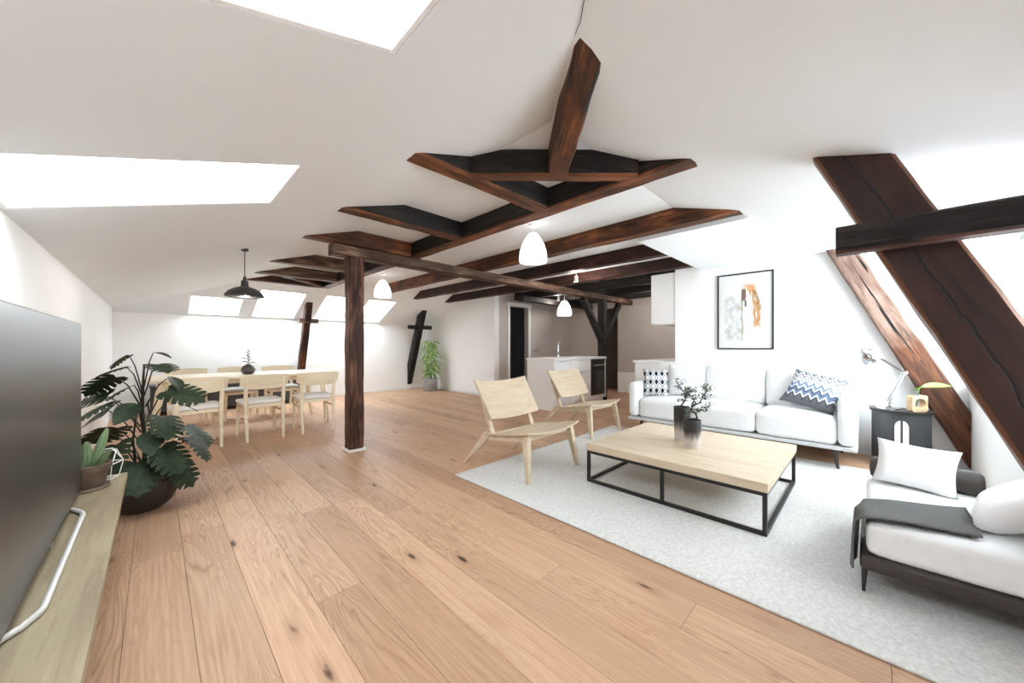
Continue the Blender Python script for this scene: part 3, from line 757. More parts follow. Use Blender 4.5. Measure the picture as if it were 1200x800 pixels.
# ------------------------------------------------------------------ wall shelf, television and what stands on the shelf
ZS = .38
sh = thing('wall_shelf', 'long wall-mounted oak shelf board under the television', 'shelf', (XL, 1.9, 0))
MB().box(.0, 2.66, -.185, .185, ZS - .036, ZS).obj('board', 'shelf_wood', sh, (.185, -1.36, 0), (0, 0, R(90)), bevel=.002)
for yy in (-1.0, 0, 1.0): MB().box(.002, .02, yy - .02, yy + .02, .22, ZS - .036).box(.002, .28, yy - .02, yy + .02, ZS - .05, ZS - .036).obj('bracket', 'black_metal', sh)
tv = thing('television', 'large black flat television standing on the wall shelf', 'television', (-.288, 2.115, ZS))
MB().box(-.018, .018, -.75, .75, .035, .885).obj('panel', 'dark_plastic', tv, bevel=.004)
MB().box(.0182, .0192, -.742, .742, .045, .878).obj('screen', 'screen', tv)
MB().box(-.05, -.018, -.5, .5, .1, .6).obj('rear_housing', 'dark_plastic', tv, bevel=.01)
MB().box(.0192, .0212, -.02, .02, .037, .043).obj('badge', 'steel', tv)
def uloop(pts, w=.02, h=.012):
    return pts
lp = [(.0, .52, .042), (.0, .52, .012), (.03, .47, .010), (.052, .42, .010), (.058, .38, .010), (.058, -.42, .010), (.052, -.45, .010), (.03, -.50, .010), (.0, -.54, .012), (.0, -.54, .042)]
MB().tube(lp, .009, 8).obj('loop_foot', 'pale_metal', tv, smooth=50)

cp = thing('cactus_pot', 'small cactus in an aged brown clay pot beside the television', 'plant', (-.262, 2.972, ZS))
MB().lathe([(.062, 0), (.066, .006), (.086, .095), (.094, .097), (.095, .122), (.084, .124), (.080, .10)], (0, 0, .01), 24).obj('pot', 'pot_brown', cp, smooth=45)
MB().lathe([(.085, 0), (.09, .004), (.086, .016), (.07, .014)], (0, 0, 0), 24).obj('saucer', 'pot_brown', cp, smooth=45)
MB().lathe([(.001, .113), (.082, .113)], (0, 0, 0), 20).obj('soil', 'soil', cp)
def cact(pts, rs, n=18):
    b = MB(); b.tube(pts, rs, n)
    for i, v in enumerate(b.v):
        k = i % n; s_ = 1 - (.14 if k % 2 else 0)
        ring = i // n
        if ring < len(pts): c = pts[ring]; b.v[i] = tuple(c[j] + (v[j] - c[j]) * s_ for j in range(3))
    return b
for (dx, dy, lean, h, r) in ((0, .0, (.0, .0), .15, .021), (.02, .025, (.05, .05), .20, .020), (-.02, -.035, (-.02, -.06), .15, .019), (.03, -.015, (.06, -.02), .10, .016), (-.015, .03, (-.03, .06), .16, .018)):
    pts = [(dx + lean[0] * k / 6, dy + lean[1] * k / 6, .105 + h * k / 6) for k in range(7)]
    cact(pts, [r * .8, r, r * 1.05, r * 1.02, r * .95, r * .75, r * .25]).obj('stem', 'cactus', cp, smooth=60)
wv = thing('wire_ornament', 'white wire geometric ornament at the end of the shelf', 'ornament', (-.200, 3.128, ZS))
hexr = .055; b = MB()
hp = lambda z, r, o: [(r * math.cos(R(60 * k + o)), r * math.sin(R(60 * k + o)), z) for k in range(4)]
def quad(z, r, o): return [(r * math.cos(R(90 * k + o)), r * math.sin(R(90 * k + o)), z) for k in range(4)]
q0, q1, q2 = quad(.003, .05, 20), quad(.09, .070, 20), quad(.165, .045, 65)
for A in (q0, q1, q2):
    for k in range(4): b.tube([A[k], A[(k + 1) % 4]], .0026, 6)
for k in range(4): b.tube([q0[k], q1[k]], .0026, 6).tube([q1[k], q2[k]], .0026, 6).tube([q1[(k + 1) % 4], q2[k]], .0026, 6)
b.obj('wire_frame', 'white_wire', wv)

# ------------------------------------------------------------------ plants
def leaf_mesh(kind):
    """returns a leaf sheet: stalk at origin, blade along +x, slightly cupped"""
    b = MB()
    if kind == 'monstera':
        ed = [-.20, .06, .24, .41, .57, .73, 1.0]
        def hw(t): return .50 * max(0, 1 - ((t - .24) / .80) ** 2) ** .55
        def P(t, y): return (t, y, -.30 * y * y + .16 * abs(y) - .20 * max(0, t) ** 2)
        for sg in (-1, 1):
            for k in range(6):
                a, c = ed[k], ed[k + 1]; r0, r1 = max(0, a), max(.02, c); g = .028; f = .16
                m0, m1 = (a * .6 if k == 0 else a), c
                wa, wc = hw(a) * .45, hw(c) * .45
                if k == 5:
                    pts = [P(r0, 0), P(r1 * .55 + r0 * .45, 0), P(1.0, 0), P(.90, sg * hw(.90) * .5), P(a + g + f * .8, sg * hw(a + .06) * .92), P(a + .03, sg * wa)]
                    b.add(pts, [(0, 1, 4, 5), (1, 2, 3, 4)])
                else:
                    pts = [P(r0, 0), P(r1, 0), P(m0 + .03, sg * max(.10, wa)), P(m1 + .03, sg * max(.10, wc)),
                           P(a + g + f * .7, sg * hw(a + .02) * .94), P((a + c) / 2 + f, sg * hw((a + c) / 2) * 1.02), P(c - g + f * .7, sg * hw(c - .02) * .96)]
                    b.add(pts, [(0, 1, 3, 2), (2, 3, 5), (2, 5, 4), (3, 6, 5)])
    else:
        wd = {'round': .36, 'long': .15, 'rubber': .17}[kind]; n = 10
        def fn(u, v):
            x_ = u; w_ = wd * math.sin(math.pi * min(1, u * .96 + .03)) ** .75 * (1 - .25 * u)
            y_ = (v * 2 - 1) * w_
            return (x_, y_, .25 * abs(y_) - .22 * u * u)
        b.grid(fn, n, 4)
    me = bpy.data.meshes.new('leaf'); me.from_pydata(b.v, [], b.f)
    me.polygons.foreach_set('use_smooth', [True] * len(me.polygons))
    return me
mon = leaf_mesh('monstera'); mon.materials.append(M['leaf_dark'])
mon2 = leaf_mesh('round'); mon2.materials.append(M['leaf_dark'])
pl = thing('monstera_plant', 'tall dark monstera in a wide dark bowl at the end of the shelf', 'plant', (-.06, 3.62, 0))
MB().lathe([(.09, 0), (.10, .004), (.155, .05), (.19, .13), (.20, .20), (.203, .235), (.192, .237), (.187, .2)], (0, 0, 0), 32).obj('bowl', 'pot_dark', pl, smooth=50)
MB().lathe([(.001, .205), (.12, .205), (.188, .2)], (0, 0, 0), 24).obj('soil', 'soil', pl, smooth=40)
rp = random.Random(11)
trunk = [(0, 0, .2), (.01, -.01, .45), (-.005, .01, .7), (.0, 0, .92), (.005, .005, 1.02)]
MB().tube(trunk, [.014, .012, .010, .007, .005], 8).obj('main_stem', 'stem', pl, smooth=60)
MB().tube([(.03, .02, .2), (.05, .03, .5), (.02, .03, .75)], [.008, .007, .005], 6).tube([(-.03, .01, .2), (-.05, .0, .5), (-.03, -.02, .7)], [.008, .007, .005], 6).obj('side_stem', 'stem', pl, smooth=60)
fw, rt = Vector((.707, .707, 0)), Vector((.707, -.707, 0))
# (sideways, towards the room's depth, height, size, stalk height, droop)
LV = [(.05, .02, 1.10, .13, .98, 10), (-.10, 0, 1.08, .13, .95, 35), (-.06, -.05, 1.0, .16, .92, 15), (.12, -.02, 1.02, .17, .92, 8),
      (-.17, -.02, .93, .20, .84, 28), (.17, .02, .93, .18, .84, 30), (.02, -.08, .88, .17, .82, 20), (-.22, -.03, .80, .21, .70, 12), (.22, -.05, .84, .22, .72, 14),
      (-.07, -.12, .77, .20, .66, 22), (.08, -.12, .76, .22, .66, 24), (-.20, -.04, .70, .20, .58, 26), (.20, -.06, .66, .20, .56, 30), (.03, .14, .74, .2, .6, 20),
      (-.14, -.12, .58, .22, .46, 32), (.15, -.12, .57, .22, .46, 34), (-.24, .05, .56, .2, .46, 30), (.28, .02, .58, .22, .46, 30), (0, -.17, .50, .22, .38, 40),
      (.22, -.10, .46, .22, .36, 40), (-.16, -.10, .44, .22, .34, 40), (.30, .04, .48, .2, .4, 38), (.12, -.16, .38, .22, .28, 52), (-.05, -.17, .34, .2, .26, 55), (.22, -.02, .34, .22, .28, 50),
      (-.12, .15, .5, .2, .4, 30), (.12, .16, .46, .2, .36, 30), (-.24, -.02, .38, .18, .3, 45)]
for i, (s_, d_, h_, sz, st, droop) in enumerate(LV):
    p = rt * s_ + fw * d_; p.z = h_
    base = Vector((p.x * .08, p.y * .08, max(.22, st - .12)))
    midp = base.lerp(p, .55); midp.z += .04
    MB().tube([base, midp, p], [.005, .004, .003], 6).obj('leaf_stalk', 'stem', pl, smooth=60)
    az = math.atan2(p.y, p.x) + rp.uniform(-.5, .5)
    o = link('leaf', mon if i % 5 else mon2, pl, p, (rp.uniform(-.5, .5), R(droop), az))
    k = sz * (1.04 if i % 5 else .85); o.scale = (k, k, k)

rb = leaf_mesh('long'); rb.materials.append(M['leaf_light'])
fp = thing('potted_ficus', 'slim light-green plant in a grey metal pot in the far corner', 'plant', (4.98, 7.92, 0))
MB().lathe([(.15, 0), (.16, .01), (.175, .30), (.182, .302), (.182, .325), (.168, .325), (.165, .29)], (0, 0, 0), 24).obj('pot', 'pot_grey', fp, smooth=45)
MB().lathe([(.001, .29), (.166, .285)], (0, 0, 0), 20).obj('soil', 'soil', fp)
MB().tube([(0, 0, .28), (.02, .01, .7), (-.01, 0, 1.2)], [.012, .01, .005], 6).tube([(.03, .03, .28), (.05, .02, .6), (.07, -.02, 1.0)], [.009, .008, .004], 6).obj('stem', 'stem', fp, smooth=60)
def foliage(name, mat, parent, spots, rnd, leafkind='long'):
    """many small leaves joined: spots = (x,y,z,size,az,tilt)"""
    src = leaf_mesh(leafkind); vv = [v.co.copy() for v in src.vertices]; ff = [tuple(p.vertices) for p in src.polygons]
    b = MB()
    for (x_, y_, z_, sz, az, ti) in spots:
        m_ = Matrix.Translation((x_, y_, z_)) @ Matrix.Rotation(az, 4, 'Z') @ Matrix.Rotation(ti, 4, 'Y') @ Matrix.Rotation(rnd.uniform(-.6, .6), 4, 'X') @ Matrix.Scale(sz, 4)
        b.add([m_ @ v for v in vv], ff)
    me = bpy.data.meshes.new(name); me.from_pydata(b.v, [], b.f); me.materials.append(M[mat]); me.polygons.foreach_set('use_smooth', [True] * len(me.polygons))
    o = link(name, me, parent); o['kind'] = 'stuff'; return o
rf = random.Random(5); spots = []
for k in range(170):
    z_ = .42 + .88 * k / 170; a_ = k * 2.4; rr = .05 + .10 * math.sin(math.pi * min(1, (z_ - .3) / 1.15)) * rf.random()
    spots.append((rr * math.cos(a_), rr * math.sin(a_), z_, rf.uniform(.14, .22), a_ + rf.uniform(-.4, .4), rf.uniform(.1, .9)))
spots += [(-.08, .06, 1.1, .2, 2.6, .1), (-.06, .03, 1.25, .16, 1.0, -.4), (0, 0, 1.28, .15, -.6, -.5)]
foliage('foliage', 'leaf_light', fp, spots, rf)

# ------------------------------------------------------------------ dining group
def dining_chair(label, group, seat_mat):
    t = thing('dining_chair', label, 'chair', group=group)
    sh_ = .455
    MB().rbox(.225, .215, .022, .02, 4, (.012, 0), (0, .01, sh_)).obj('seat', seat_mat, t, smooth=60, weld=True)
    b = MB().box(-.19, .19, -.20, -.175, sh_ - .06, sh_ - .022).box(-.195, .195, .185, .21, sh_ - .06, sh_ - .022)
    b.box(-.205, -.18, -.19, .2, sh_ - .06, sh_ - .022).box(.18, .205, -.19, .2, sh_ - .06, sh_ - .022)
    b.obj('seat_rail', 'birch', t, bevel=.003)
    for s in (-1, 1):
        # back leg, kinked at the seat and running up to the backrest
        MB().tube([(s * .185, -.265, 0), (s * .19, -.225, .25), (s * .192, -.212, .45), (s * .195, -.235, .62), (s * .195, -.268, .765)], [.015, .020, .023, .020, .014], 10).obj('leg', 'birch', t, smooth=60)
        MB().tube([(s * .205, .235, 0), (s * .195, .205, .26), (s * .19, .195, sh_ - .03)], [.014, .020, .023], 10).obj('leg', 'birch', t, smooth=60)
        MB().bar((s * .191, -.215, .335), (s * .193, .20, .335), .014, .028).obj('stretcher', 'birch', t, bevel=.003)
    def fn(u, v):
        x_ = (u - .5) * .50; c = 1 - (2 * u - 1) ** 2
        top = .805 - .012 * (1 - c); bot = .625 + .05 * (1 - c) ** 2
        z_ = bot + (top - bot) * v
        return (x_, -.228 - .055 * c * 1.0 - .05 * v + .03, z_)
    MB().slab(fn, (0, -.016, 0), 16, 6).obj('backrest', 'birch', t, smooth=50)
    return t
gn = 'pale dining chairs'
lbn = ['pale wooden dining chair at the table end by the monstera, back turned to the room', 'pale wooden dining chair between two others, back turned to the room', 'pale wooden dining chair closest to the free-standing post, back turned to the room']
lbf = ['pale dining chair with dull grey seat across the table, by the left wall', 'pale dining chair with dull grey seat across the table, middle of its row', 'pale dining chair with dull grey seat across the table, by the thin leaning beam']
c0 = dining_chair(lbn[0], gn, 'seat_white'); c0.location = (.33, 5.46, 0); c0.rotation_euler = (0, 0, R(4))
for i, (x_, y_, rz) in enumerate(((.945, 5.46, 2), (1.555, 5.45, -3))):
    c = copy_tree(c0); c.location = (x_, y_, 0); c.rotation_euler = (0, 0, R(rz)); c['label'] = lbn[i + 1]
c1 = dining_chair(lbf[0], gn, 'seat_grey'); c1.location = (.33, 7.10, 0); c1.rotation_euler = (0, 0, R(180))
for i, (x_, y_) in enumerate(((.95, 7.10), (1.53, 7.10))):
    c = copy_tree(c1); c.location = (x_, y_, 0); c['label'] = lbf[i + 1]
dt = thing('dining_table', 'long pale wooden dining table with tapered legs', 'table', (.92, 6.28, 0))
MB().rbox(1.05, .49, .016, .012, 6, (0, 0), (0, 0, .734)).obj('tabletop', 'birch', dt, smooth=60, weld=True)
MB().box(-.88, .88, -.38, -.355, .655, .717).box(-.88, .88, .355, .38, .655, .717).box(-.88, -.855, -.355, .355, .655, .717).box(.855, .88, -.355, .355, .655, .717).obj('apron', 'birch', dt, bevel=.003)
for sx in (-1, 1):
    for sy in (-1, 1):
        MB().bar((sx * .96, sy * .42, 0), (sx * .86, sy * .365, .717), .035, .035, .075, .06, level=True).obj('leg', 'birch', dt, bevel=.008)
vz = thing('table_vase', 'round gunmetal vase with a spiky sprig on the dining table', 'vase', (.93, 6.22, .750))
MB().lathe([(.04, 0), (.065, .01), (.083, .045), (.083, .075), (.06, .115), (.03, .13), (.028, .14), (.022, .14)], (0, 0, 0), 24).obj('vase_body', 'pot_gun', vz, smooth=60)
b = MB(); rv = random.Random(2)
b.tube([(0, 0, .12), (.005, 0, .25), (.0, .005, .36)], [.005, .004, .003], 6)
for k in range(12):
    a_ = k * 2.4; z_ = .15 + .016 * k; l_ = .09 if k < 5 else .035
    b.tube([(0, 0, z_), (l_ * .6 * math.cos(a_), l_ * .6 * math.sin(a_), z_ + .015), (l_ * math.cos(a_), l_ * math.sin(a_), z_ + .004)], [.004, .006, .001], 5)
b.obj('sprig', 'pot_gun', vz, smooth=60)
sb = thing('dark_stand_in', 'low dark box standing in for an unidentified dark shape at the far wall', 'dark_stand_in', (1.02, 8.42, 0))  # cabinet-shaped stand-in for an unidentified dark band behind the chairs
MB().box(-1.08, 1.08, -.2, .2, .06, .47).obj('body', 'charcoal', sb, bevel=.006)
MB().box(-1.10, 1.10, -.215, .2, .47, .49).obj('top', 'charcoal', sb, bevel=.004)
for sx in (-.715, 0, .715): MB().box(sx - .345, sx + .345, -.214, -.2, .075, .455).obj('door', 'charcoal', sb, bevel=.004)
for sx in (-1, 1): MB().box(sx * 1.0 - .03, sx * 1.0 + .03, -.17, .17, 0, .06).obj('foot', 'black_metal', sb)

# ------------------------------------------------------------------ rug
ZR = .0141
tag(MB().rbox(1.38, 1.61, .007, .006, 8, (0, 0), (0, 0, .007)).obj('rug', 'rug', None, (3.255, .985, .0003), smooth=60, weld=True), 'large pale grey-white wool rug under the seating', 'rug')

# ------------------------------------------------------------------ coffee table
ct = thing('coffee_table', 'pale oak coffee table on a black steel frame', 'table', (3.15, 1.05, ZR))
MB().box(-.63, .63, -.59, .59, .262, .318).obj('tabletop', 'oak_light', ct, (0, 0, 0), (0, 0, R(90)), bevel=.003)
def frame_bar(n, a, b): MB().bar(a, b, .024, .024).obj(n, 'black_metal', ct, bevel=.002)
fx, fy = .575, .612
for sx in (-1, 1):
    for sy in (-1, 1): frame_bar('leg', (sx * fx, sy * fy, 0), (sx * fx, sy * fy, .262))
    frame_bar('leg', (sx * fx, 0, .0), (sx * fx, 0, .262))
    frame_bar('rail', (sx * fx, -fy, .012), (sx * fx, fy, .012)); frame_bar('rail', (sx * fx, -fy, .25), (sx * fx, fy, .25))
    frame_bar('rail', (-fx, sx * fy, .012), (fx, sx * fy, .012)); frame_bar('rail', (-fx, sx * fy, .25), (fx, sx * fy, .25))
ZT = ZR + .318
def vase(name, x, y, r, h, label, branch):
    t = thing(name, label, 'vase', (x, y, ZT))
    MB().lathe([(r * .82, 0), (r * .86, .004), (r * .98, h * .6), (r, h * .97), (r * .97, h), (r * .90, h), (r * .86, h * .8), (.001, h * .78)], (0, 0, 0), 28).obj('vase_body', 'vase', t, smooth=50)
    rr = random.Random(int(x * 100)); b = MB(); sp = []
    for pts, rad in branch:
        pts = [Vector(p) for p in pts]; b.tube([p for p in pts], [rad * (1 - .7 * i / (len(pts) - 1)) for i in range(len(pts))], 7)
        for q in pts[2:]:
            for _ in range(3):
                d = Vector((rr.gauss(0, 1), rr.gauss(0, 1), rr.gauss(.3, .7))).normalized() * rr.uniform(.02, .055)
                b.tube([q, q + d * .6, q + d], [.0025, .002, .001], 5)
                for _ in range(9):
                    e = q + d * rr.uniform(.4, 1.1) + Vector((rr.gauss(0, .014), rr.gauss(0, .014), rr.gauss(.004, .012)))
                    sp.append((e.x, e.y, e.z, rr.uniform(.014, .026), rr.uniform(0, 6.28), rr.uniform(-.9, .6)))
    b.obj('branch', 'stem', t, smooth=60)
    foliage('foliage', 'leaf_mid', t, sp, rr, 'round')
S = lambda s_, d_, z_: tuple(rt * s_ + fw * d_ + Vector((0, 0, z_)))
vase('tall_vase', 3.20, 1.135, .066, .295, 'taller black-to-grey dipped vase with a gnarled bonsai branch', [
    ([S(-.02, 0, .22), S(-.01, 0, .30), S(.03, 0, .35), S(.03, .01, .40), S(-.0, 0, .44), S(-.02, 0, .48)], .008),
    ([S(.03, 0, .38), S(.06, .01, .42), S(.08, .0, .43), S(.10, 0, .42)], .005)])
vase('short_vase', 3.055, 1.005, .066, .225, 'shorter black-to-grey dipped vase with a twisted leafy branch', [
    ([S(.0, 0, .17), S(.04, 0, .24), S(.03, 0, .27), S(-.01, 0, .30), S(-.0, 0, .35), S(.02, 0, .39), S(-.03, 0, .43)], .009),
    ([S(.0, 0, .33), S(.06, 0, .36), S(.09, .0, .42), S(.12, 0, .45), S(.09, 0, .47)], .006),
    ([S(.0, 0, .31), S(.07, 0, .30), S(.11, 0, .29), S(.13, 0, .33)], .005)])

# ------------------------------------------------------------------ lounge chairs (face -y)
def lounge(label):
    t = thing('lounge_chair', label, 'chair', group='pale lounge chairs')
    def seat(u, v):
        y_ = -.43 + .60 * v; x_ = (u - .5) * (.72 - .06 * v); c = 1 - (2 * u - 1) ** 2
        return (x_, y_ - .03 * c * (1 - v), .405 - .075 * v - .028 * c + .02 * (1 - v) ** 3)
    MB().slab(seat, (0, 0, -.018), 14, 12).obj('seat', 'oak_light', t, smooth=50)
    def back(u, v):
        x_ = (u - .5) * (.66 + .04 * v); c = 1 - (2 * u - 1) ** 2
        return (x_, .045 + .215 * v + .045 * c, .475 + .345 * v - .030 * c)
    MB().slab(back, (0, .016, -.008), 14, 8).obj('backrest', 'oak_light', t, smooth=50)
    for s in (-1, 1):
        MB().bar((s * .345, -.415, 0), (s * .30, -.355, .385), .034, .032, .05, .07, up=(0, 1, 0), level=True).obj('leg', 'oak_light', t, bevel=.005)
        MB().bar((s * .345, .43, 0), (s * .30, .12, .325), .032, .03, .045, .075, up=(0, 1, 0), level=True).obj('leg', 'oak_light', t, bevel=.005)
        MB().bar((s * .30, -.37, .352), (s * .30, .15, .295), .028, .06).obj('side_rail', 'oak_light', t, bevel=.004)
        MB().bar((s * .275, .085, .30), (s * .275, .245, .68), .045, .03).obj('back_post', 'oak_light', t, bevel=.004)
    MB().bar((-.3, -.33, .345), (.3, -.33, .345), .03, .05).obj('cross_rail', 'oak_light', t, bevel=.004)
    MB().bar((-.3, .11, .30), (.3, .11, .30), .03, .05).obj('cross_rail', 'oak_light', t, bevel=.004)
    return t
l0 = lounge('pale bent-plywood lounge chair standing at the rug corner'); l0.location = (2.505, 2.385, .0); 
l1 = copy_tree(l0); l1['label'] = 'pale bent-plywood lounge chair between the other lounge chair and the sofa'; l1.location = (4.10, 2.80, 0)
for l_ in (l0, l1): l_.location.z = .0070; l_.rotation_euler = (R(-.98), 0, 0)

def rotm(ex, ey, p):   # local x -> ex, y -> ey, z -> ex x ey
    ex = Vector(ex).normalized(); ez = ex.cross(Vector(ey)).normalized(); ey = ez.cross(ex)
    return Matrix(((ex.x, ey.x, ez.x, p[0]), (ex.y, ey.y, ez.y, p[1]), (ex.z, ey.z, ez.z, p[2]), (0, 0, 0, 1)))
# ------------------------------------------------------------------ sofa (faces -x) and cushions
so = thing('sofa', 'long white three-seat sofa on slim dark legs', 'sofa', (4.86, 1.16, 0))
SY = 1.09
MB().box(-.44, .44, -SY, SY, .19, .225).obj('base_frame', 'fabric_grey', so, bevel=.008)
for s in (-1, 1):
    MB().rbox(.45, .068, .225, .06, 8, (0, 0), (0, s * (SY - .068), .452), .004, seed=s).obj('arm', 'fabric', so, smooth='full', weld=True)
    for xx in (-.37, .37):
        MB().bar((xx - .03, s * .96, .0140 if xx < 0 else 0), (xx, s * .93, .19), .018, .018, .034, .034, level=True).obj('leg', 'brown_leather', so, bevel=.003)
MB().rbox(.10, SY - .14, .29, .05, 8, (0, 0), (.34, 0, .515), .003).obj('back_panel', 'fabric', so, smooth='full', weld=True)
for k in range(3):
    yc = (k - 1) * .636
    MB().rbox(.345, .316, .122, .05, 8, (.035, 0), (-.085, yc, .348), .007, seed=k).obj('seat_cushion', 'fabric', so, smooth='full', weld=True)
    b = MB().rbox(.316, .225, .075, .055, 8, (.03, .0), (0, 0, 0), .007, seed=k + 5)
    b.obj('back_cushion', 'fabric', so, smooth='full', weld=True, mw=rotm((0, -1, 0), (.2, 0, 1), (.165, yc, .685)))
def cushion(w, h, t, mat, label, p, ex, ey, seed=0, name='cushion'):
    o = MB().pillow(w, h, t, 16, seed=seed).obj(name, mat, smooth='full', weld=True, mw=rotm(ex, ey, p))
    return tag(o, label, 'cushion')
cushion(.46, .42, .15, 'zigzag', 'blue, grey and white zigzag cushion at the sofa arm by the side table', (4.775, .40, .69), (-.22, -1, -.22), (.62, -.32, .9), 1)
cushion(.32, .36, .12, 'diamond', 'white cushion with dark diamond pattern at the sofa arm by the kitchen', (4.68, 1.988, .665), (.55, -1, .0), (.22, .12, 1), 2)
cushion(.42, .42, .13, 'fabric', 'plain white cushion next to the diamond-patterned cushion', (4.85, 1.69, .70), (.08, -1, 0), (.22, 0, 1), 3)

# ------------------------------------------------------------------ framed print
fr = thing('framed_print', 'black-framed watercolour print with ochre strokes above the sofa', 'picture', (XR, 1.13, 1.595))
W2, H2 = .309, .491; fw_ = .016
b = MB().box(-.028, -.002, -W2, -W2 + fw_, -H2, H2).box(-.028, -.002, W2 - fw_, W2, -H2, H2).box(-.028, -.002, -W2 + fw_, W2 - fw_, H2 - fw_, H2).box(-.028, -.002, -W2 + fw_, W2 - fw_, -H2, -H2 + fw_)
b.obj('frame', 'black_metal', fr, bevel=.001)
pw_, ph_ = W2 - fw_, H2 - fw_
me = MB().add([(-.5, -.5, 0), (.5, -.5, 0), (.5, .5, 0), (-.5, .5, 0)], [(0, 1, 2, 3)])
o = me.obj('print', 'print', fr); o.matrix_basis = rotm((0, -1, 0), (0, 0, 1), (-.012, 0, 0)) @ Matrix.Diagonal((pw_ * 2, ph_ * 2, 1, 1))

# ------------------------------------------------------------------ side table with lamp and vase block
st = thing('side_table', 'half-round charcoal side table with pale arched handles', 'table', (5.04, -.215, 0))
ZT2 = .545
def halfmoon(hy, d, n=20): return [(-.17 - d * math.sin(math.pi * k / n) ** .8, hy * math.cos(math.pi * k / n)) for k in range(n + 1)]
def moon(z0, z1, hy, dep, back):
    L_ = [(back, hy), *[(-dep * math.sin(math.pi * k / 20) ** .7 + .0, hy * math.cos(math.pi * k / 20)) for k in range(21)], (back, -hy)]
    L_ = [(back, hy)] + L_[1:-1] + [(back, -hy)]
    return [(x_, y_, z0) for x_, y_ in L_], [(x_, y_, z1) for x_, y_ in L_]
MB().hexa(*moon(.03, ZT2 - .022, .195, .17, .10)).obj('body', 'charcoal', st)
MB().hexa(*moon(ZT2 - .022, ZT2, .212, .195, .115)).obj('top', 'black_metal', st, bevel=.003)
MB().hexa(*moon(.012 - .012, .03, .18, .15, .09)).obj('plinth', 'black_metal', st)
for s in (-1, 1):
    b = MB(); pts = []
    for k in range(9): pts.append((.0, .018 * s + s * .04 * (1 - math.cos(math.pi / 2 * k / 8)), .40 + .07 * math.sin(math.pi / 2 * (1 - (k / 8)) )))
    loop = [(s * .008, .12), (s * .045, .12), (s * .045, .40), (s * .038, .43), (s * .024, .45), (s * .008, .455)]
    xs = -.176
    b.hexa([(xs, y_, z_) for y_, z_ in loop], [(xs + .03, y_, z_) for y_, z_ in loop]); b.obj('arched_handle', 'trim', st)
dl = thing('desk_lamp', 'chrome articulated desk lamp on the side table', 'lamp', (4.985, -.13, ZT2))
MB().lathe([(.085, 0), (.085, .012), (.03, .02), (.018, .03), (.014, .06)], (0, 0, 0), 28).obj('base', 'chrome', dl, smooth=40)
J0, J1, J2 = Vector((0, 0, .06)), Vector(S(.19, .03, .345)), Vector(S(-.18, -.05, .52))
for off in (-.011, .011):
    MB().tube([J0 + fw * off, J1 + fw * off], .006, 8).obj('lower_arm', 'chrome', dl, smooth=40)
    MB().tube([J1 + fw * off, J2 + fw * off], .005, 8).obj('upper_arm', 'chrome', dl, smooth=40)
for J in (J0, J1, J2): MB().tube([J - fw * .022, J + fw * .022], .014, 10).obj('joint', 'chrome', dl, smooth=40)
H0 = J2 + Vector(S(-.05, -.02, .005))
MB().tube([J2, H0], .008, 8).tube([H0, H0 + Vector((0, 0, -.09))], .003, 6).obj('head_bracket', 'chrome', dl, smooth=40)
hd = MB().lathe([(.020, .07), (.026, .05), (.030, .035), (.052, .02), (.075, -.02), (.082, -.05), (.078, -.05), (.07, -.02), (.045, .015), (.001, .03)], (0, 0, 0), 24).obj('lamp_head', 'chrome', dl, smooth=45)
hd.matrix_basis = rotm(fw, rt * .35 + Vector((0, 0, 0)) + Vector((0, 0, -.94)), H0 + Vector(S(-.06, -.02, .0)))
hd.matrix_basis = Matrix.Translation(H0 + Vector(S(-.055, -.02, -.005))) @ Matrix.Rotation(R(-52), 4, fw)
wb = thing('bud_vase', 'wooden block with oval hole holding a glass tube and one big green leaf', 'vase', (4.955, -.315, ZT2))
b = MB(); n = 32; hw_, hh_ = .082, .075
ring_o, ring_i = [], []
for k in range(n):
    a_ = 2 * math.pi * (k + .5) / n; ca, sa = math.cos(a_), math.sin(a_); m_ = max(abs(ca), abs(sa))
    ring_o.append((hw_ * ca / m_, hh_ * sa / m_)); ring_i.append((.060 * ca, .048 * sa))
th_ = .024
vs = [(x_, -th_, z_) for x_, z_ in ring_o] + [(x_, -th_, z_) for x_, z_ in ring_i] + [(x_, th_, z_) for x_, z_ in ring_o] + [(x_, th_, z_) for x_, z_ in ring_i]
fs = []
for k in range(n):
    j = (k + 1) % n
    fs += [(k, j, n + j, n + k), (2 * n + j, 2 * n + k, 3 * n + k, 3 * n + j), (j, k, 2 * n + k, 2 * n + j), (n + k, n + j, 3 * n + j, 3 * n + k)]
bl = b.add(vs, fs).obj('block', 'tan_wood', wb, (0, 0, hh_), (0, 0, R(-38)))
t_ = NT('tube_glass'); t_.b.inputs['Transmission Weight'].default_value = .92; M['tube_glass'] = t_.fin((.85, .93, .88), .04)
MB().lathe([(.001, .045), (.012, .05), (.013, .19), (.016, .195), (.0115, .195), (.010, .06), (.001, .056)], (0, 0, 0), 16).obj('glass_tube', 'tube_glass', wb, smooth=50)
MB().tube([(0, 0, .06), (.0, 0, .16), S(.02, 0, .215), S(.05, 0, .23)], .003, 6).obj('leaf_stalk', 'leaf_bright', wb, smooth=60)
lm = leaf_mesh('long'); lm.materials.append(M['leaf_bright'])
o = link('leaf', lm, wb, S(.045, 0, .225), (R(35), R(-12), math.atan2(-.78, .60))); o.scale = (.26, .26, .26)
lm2 = leaf_mesh('round'); lm2.materials.append(M['leaf_bright'])
o = link('leaf', lm2, wb, S(.01, 0, .205), (R(30), R(-5), math.atan2(-rt.y, -rt.x))); o.scale = (.07, .07, .07)

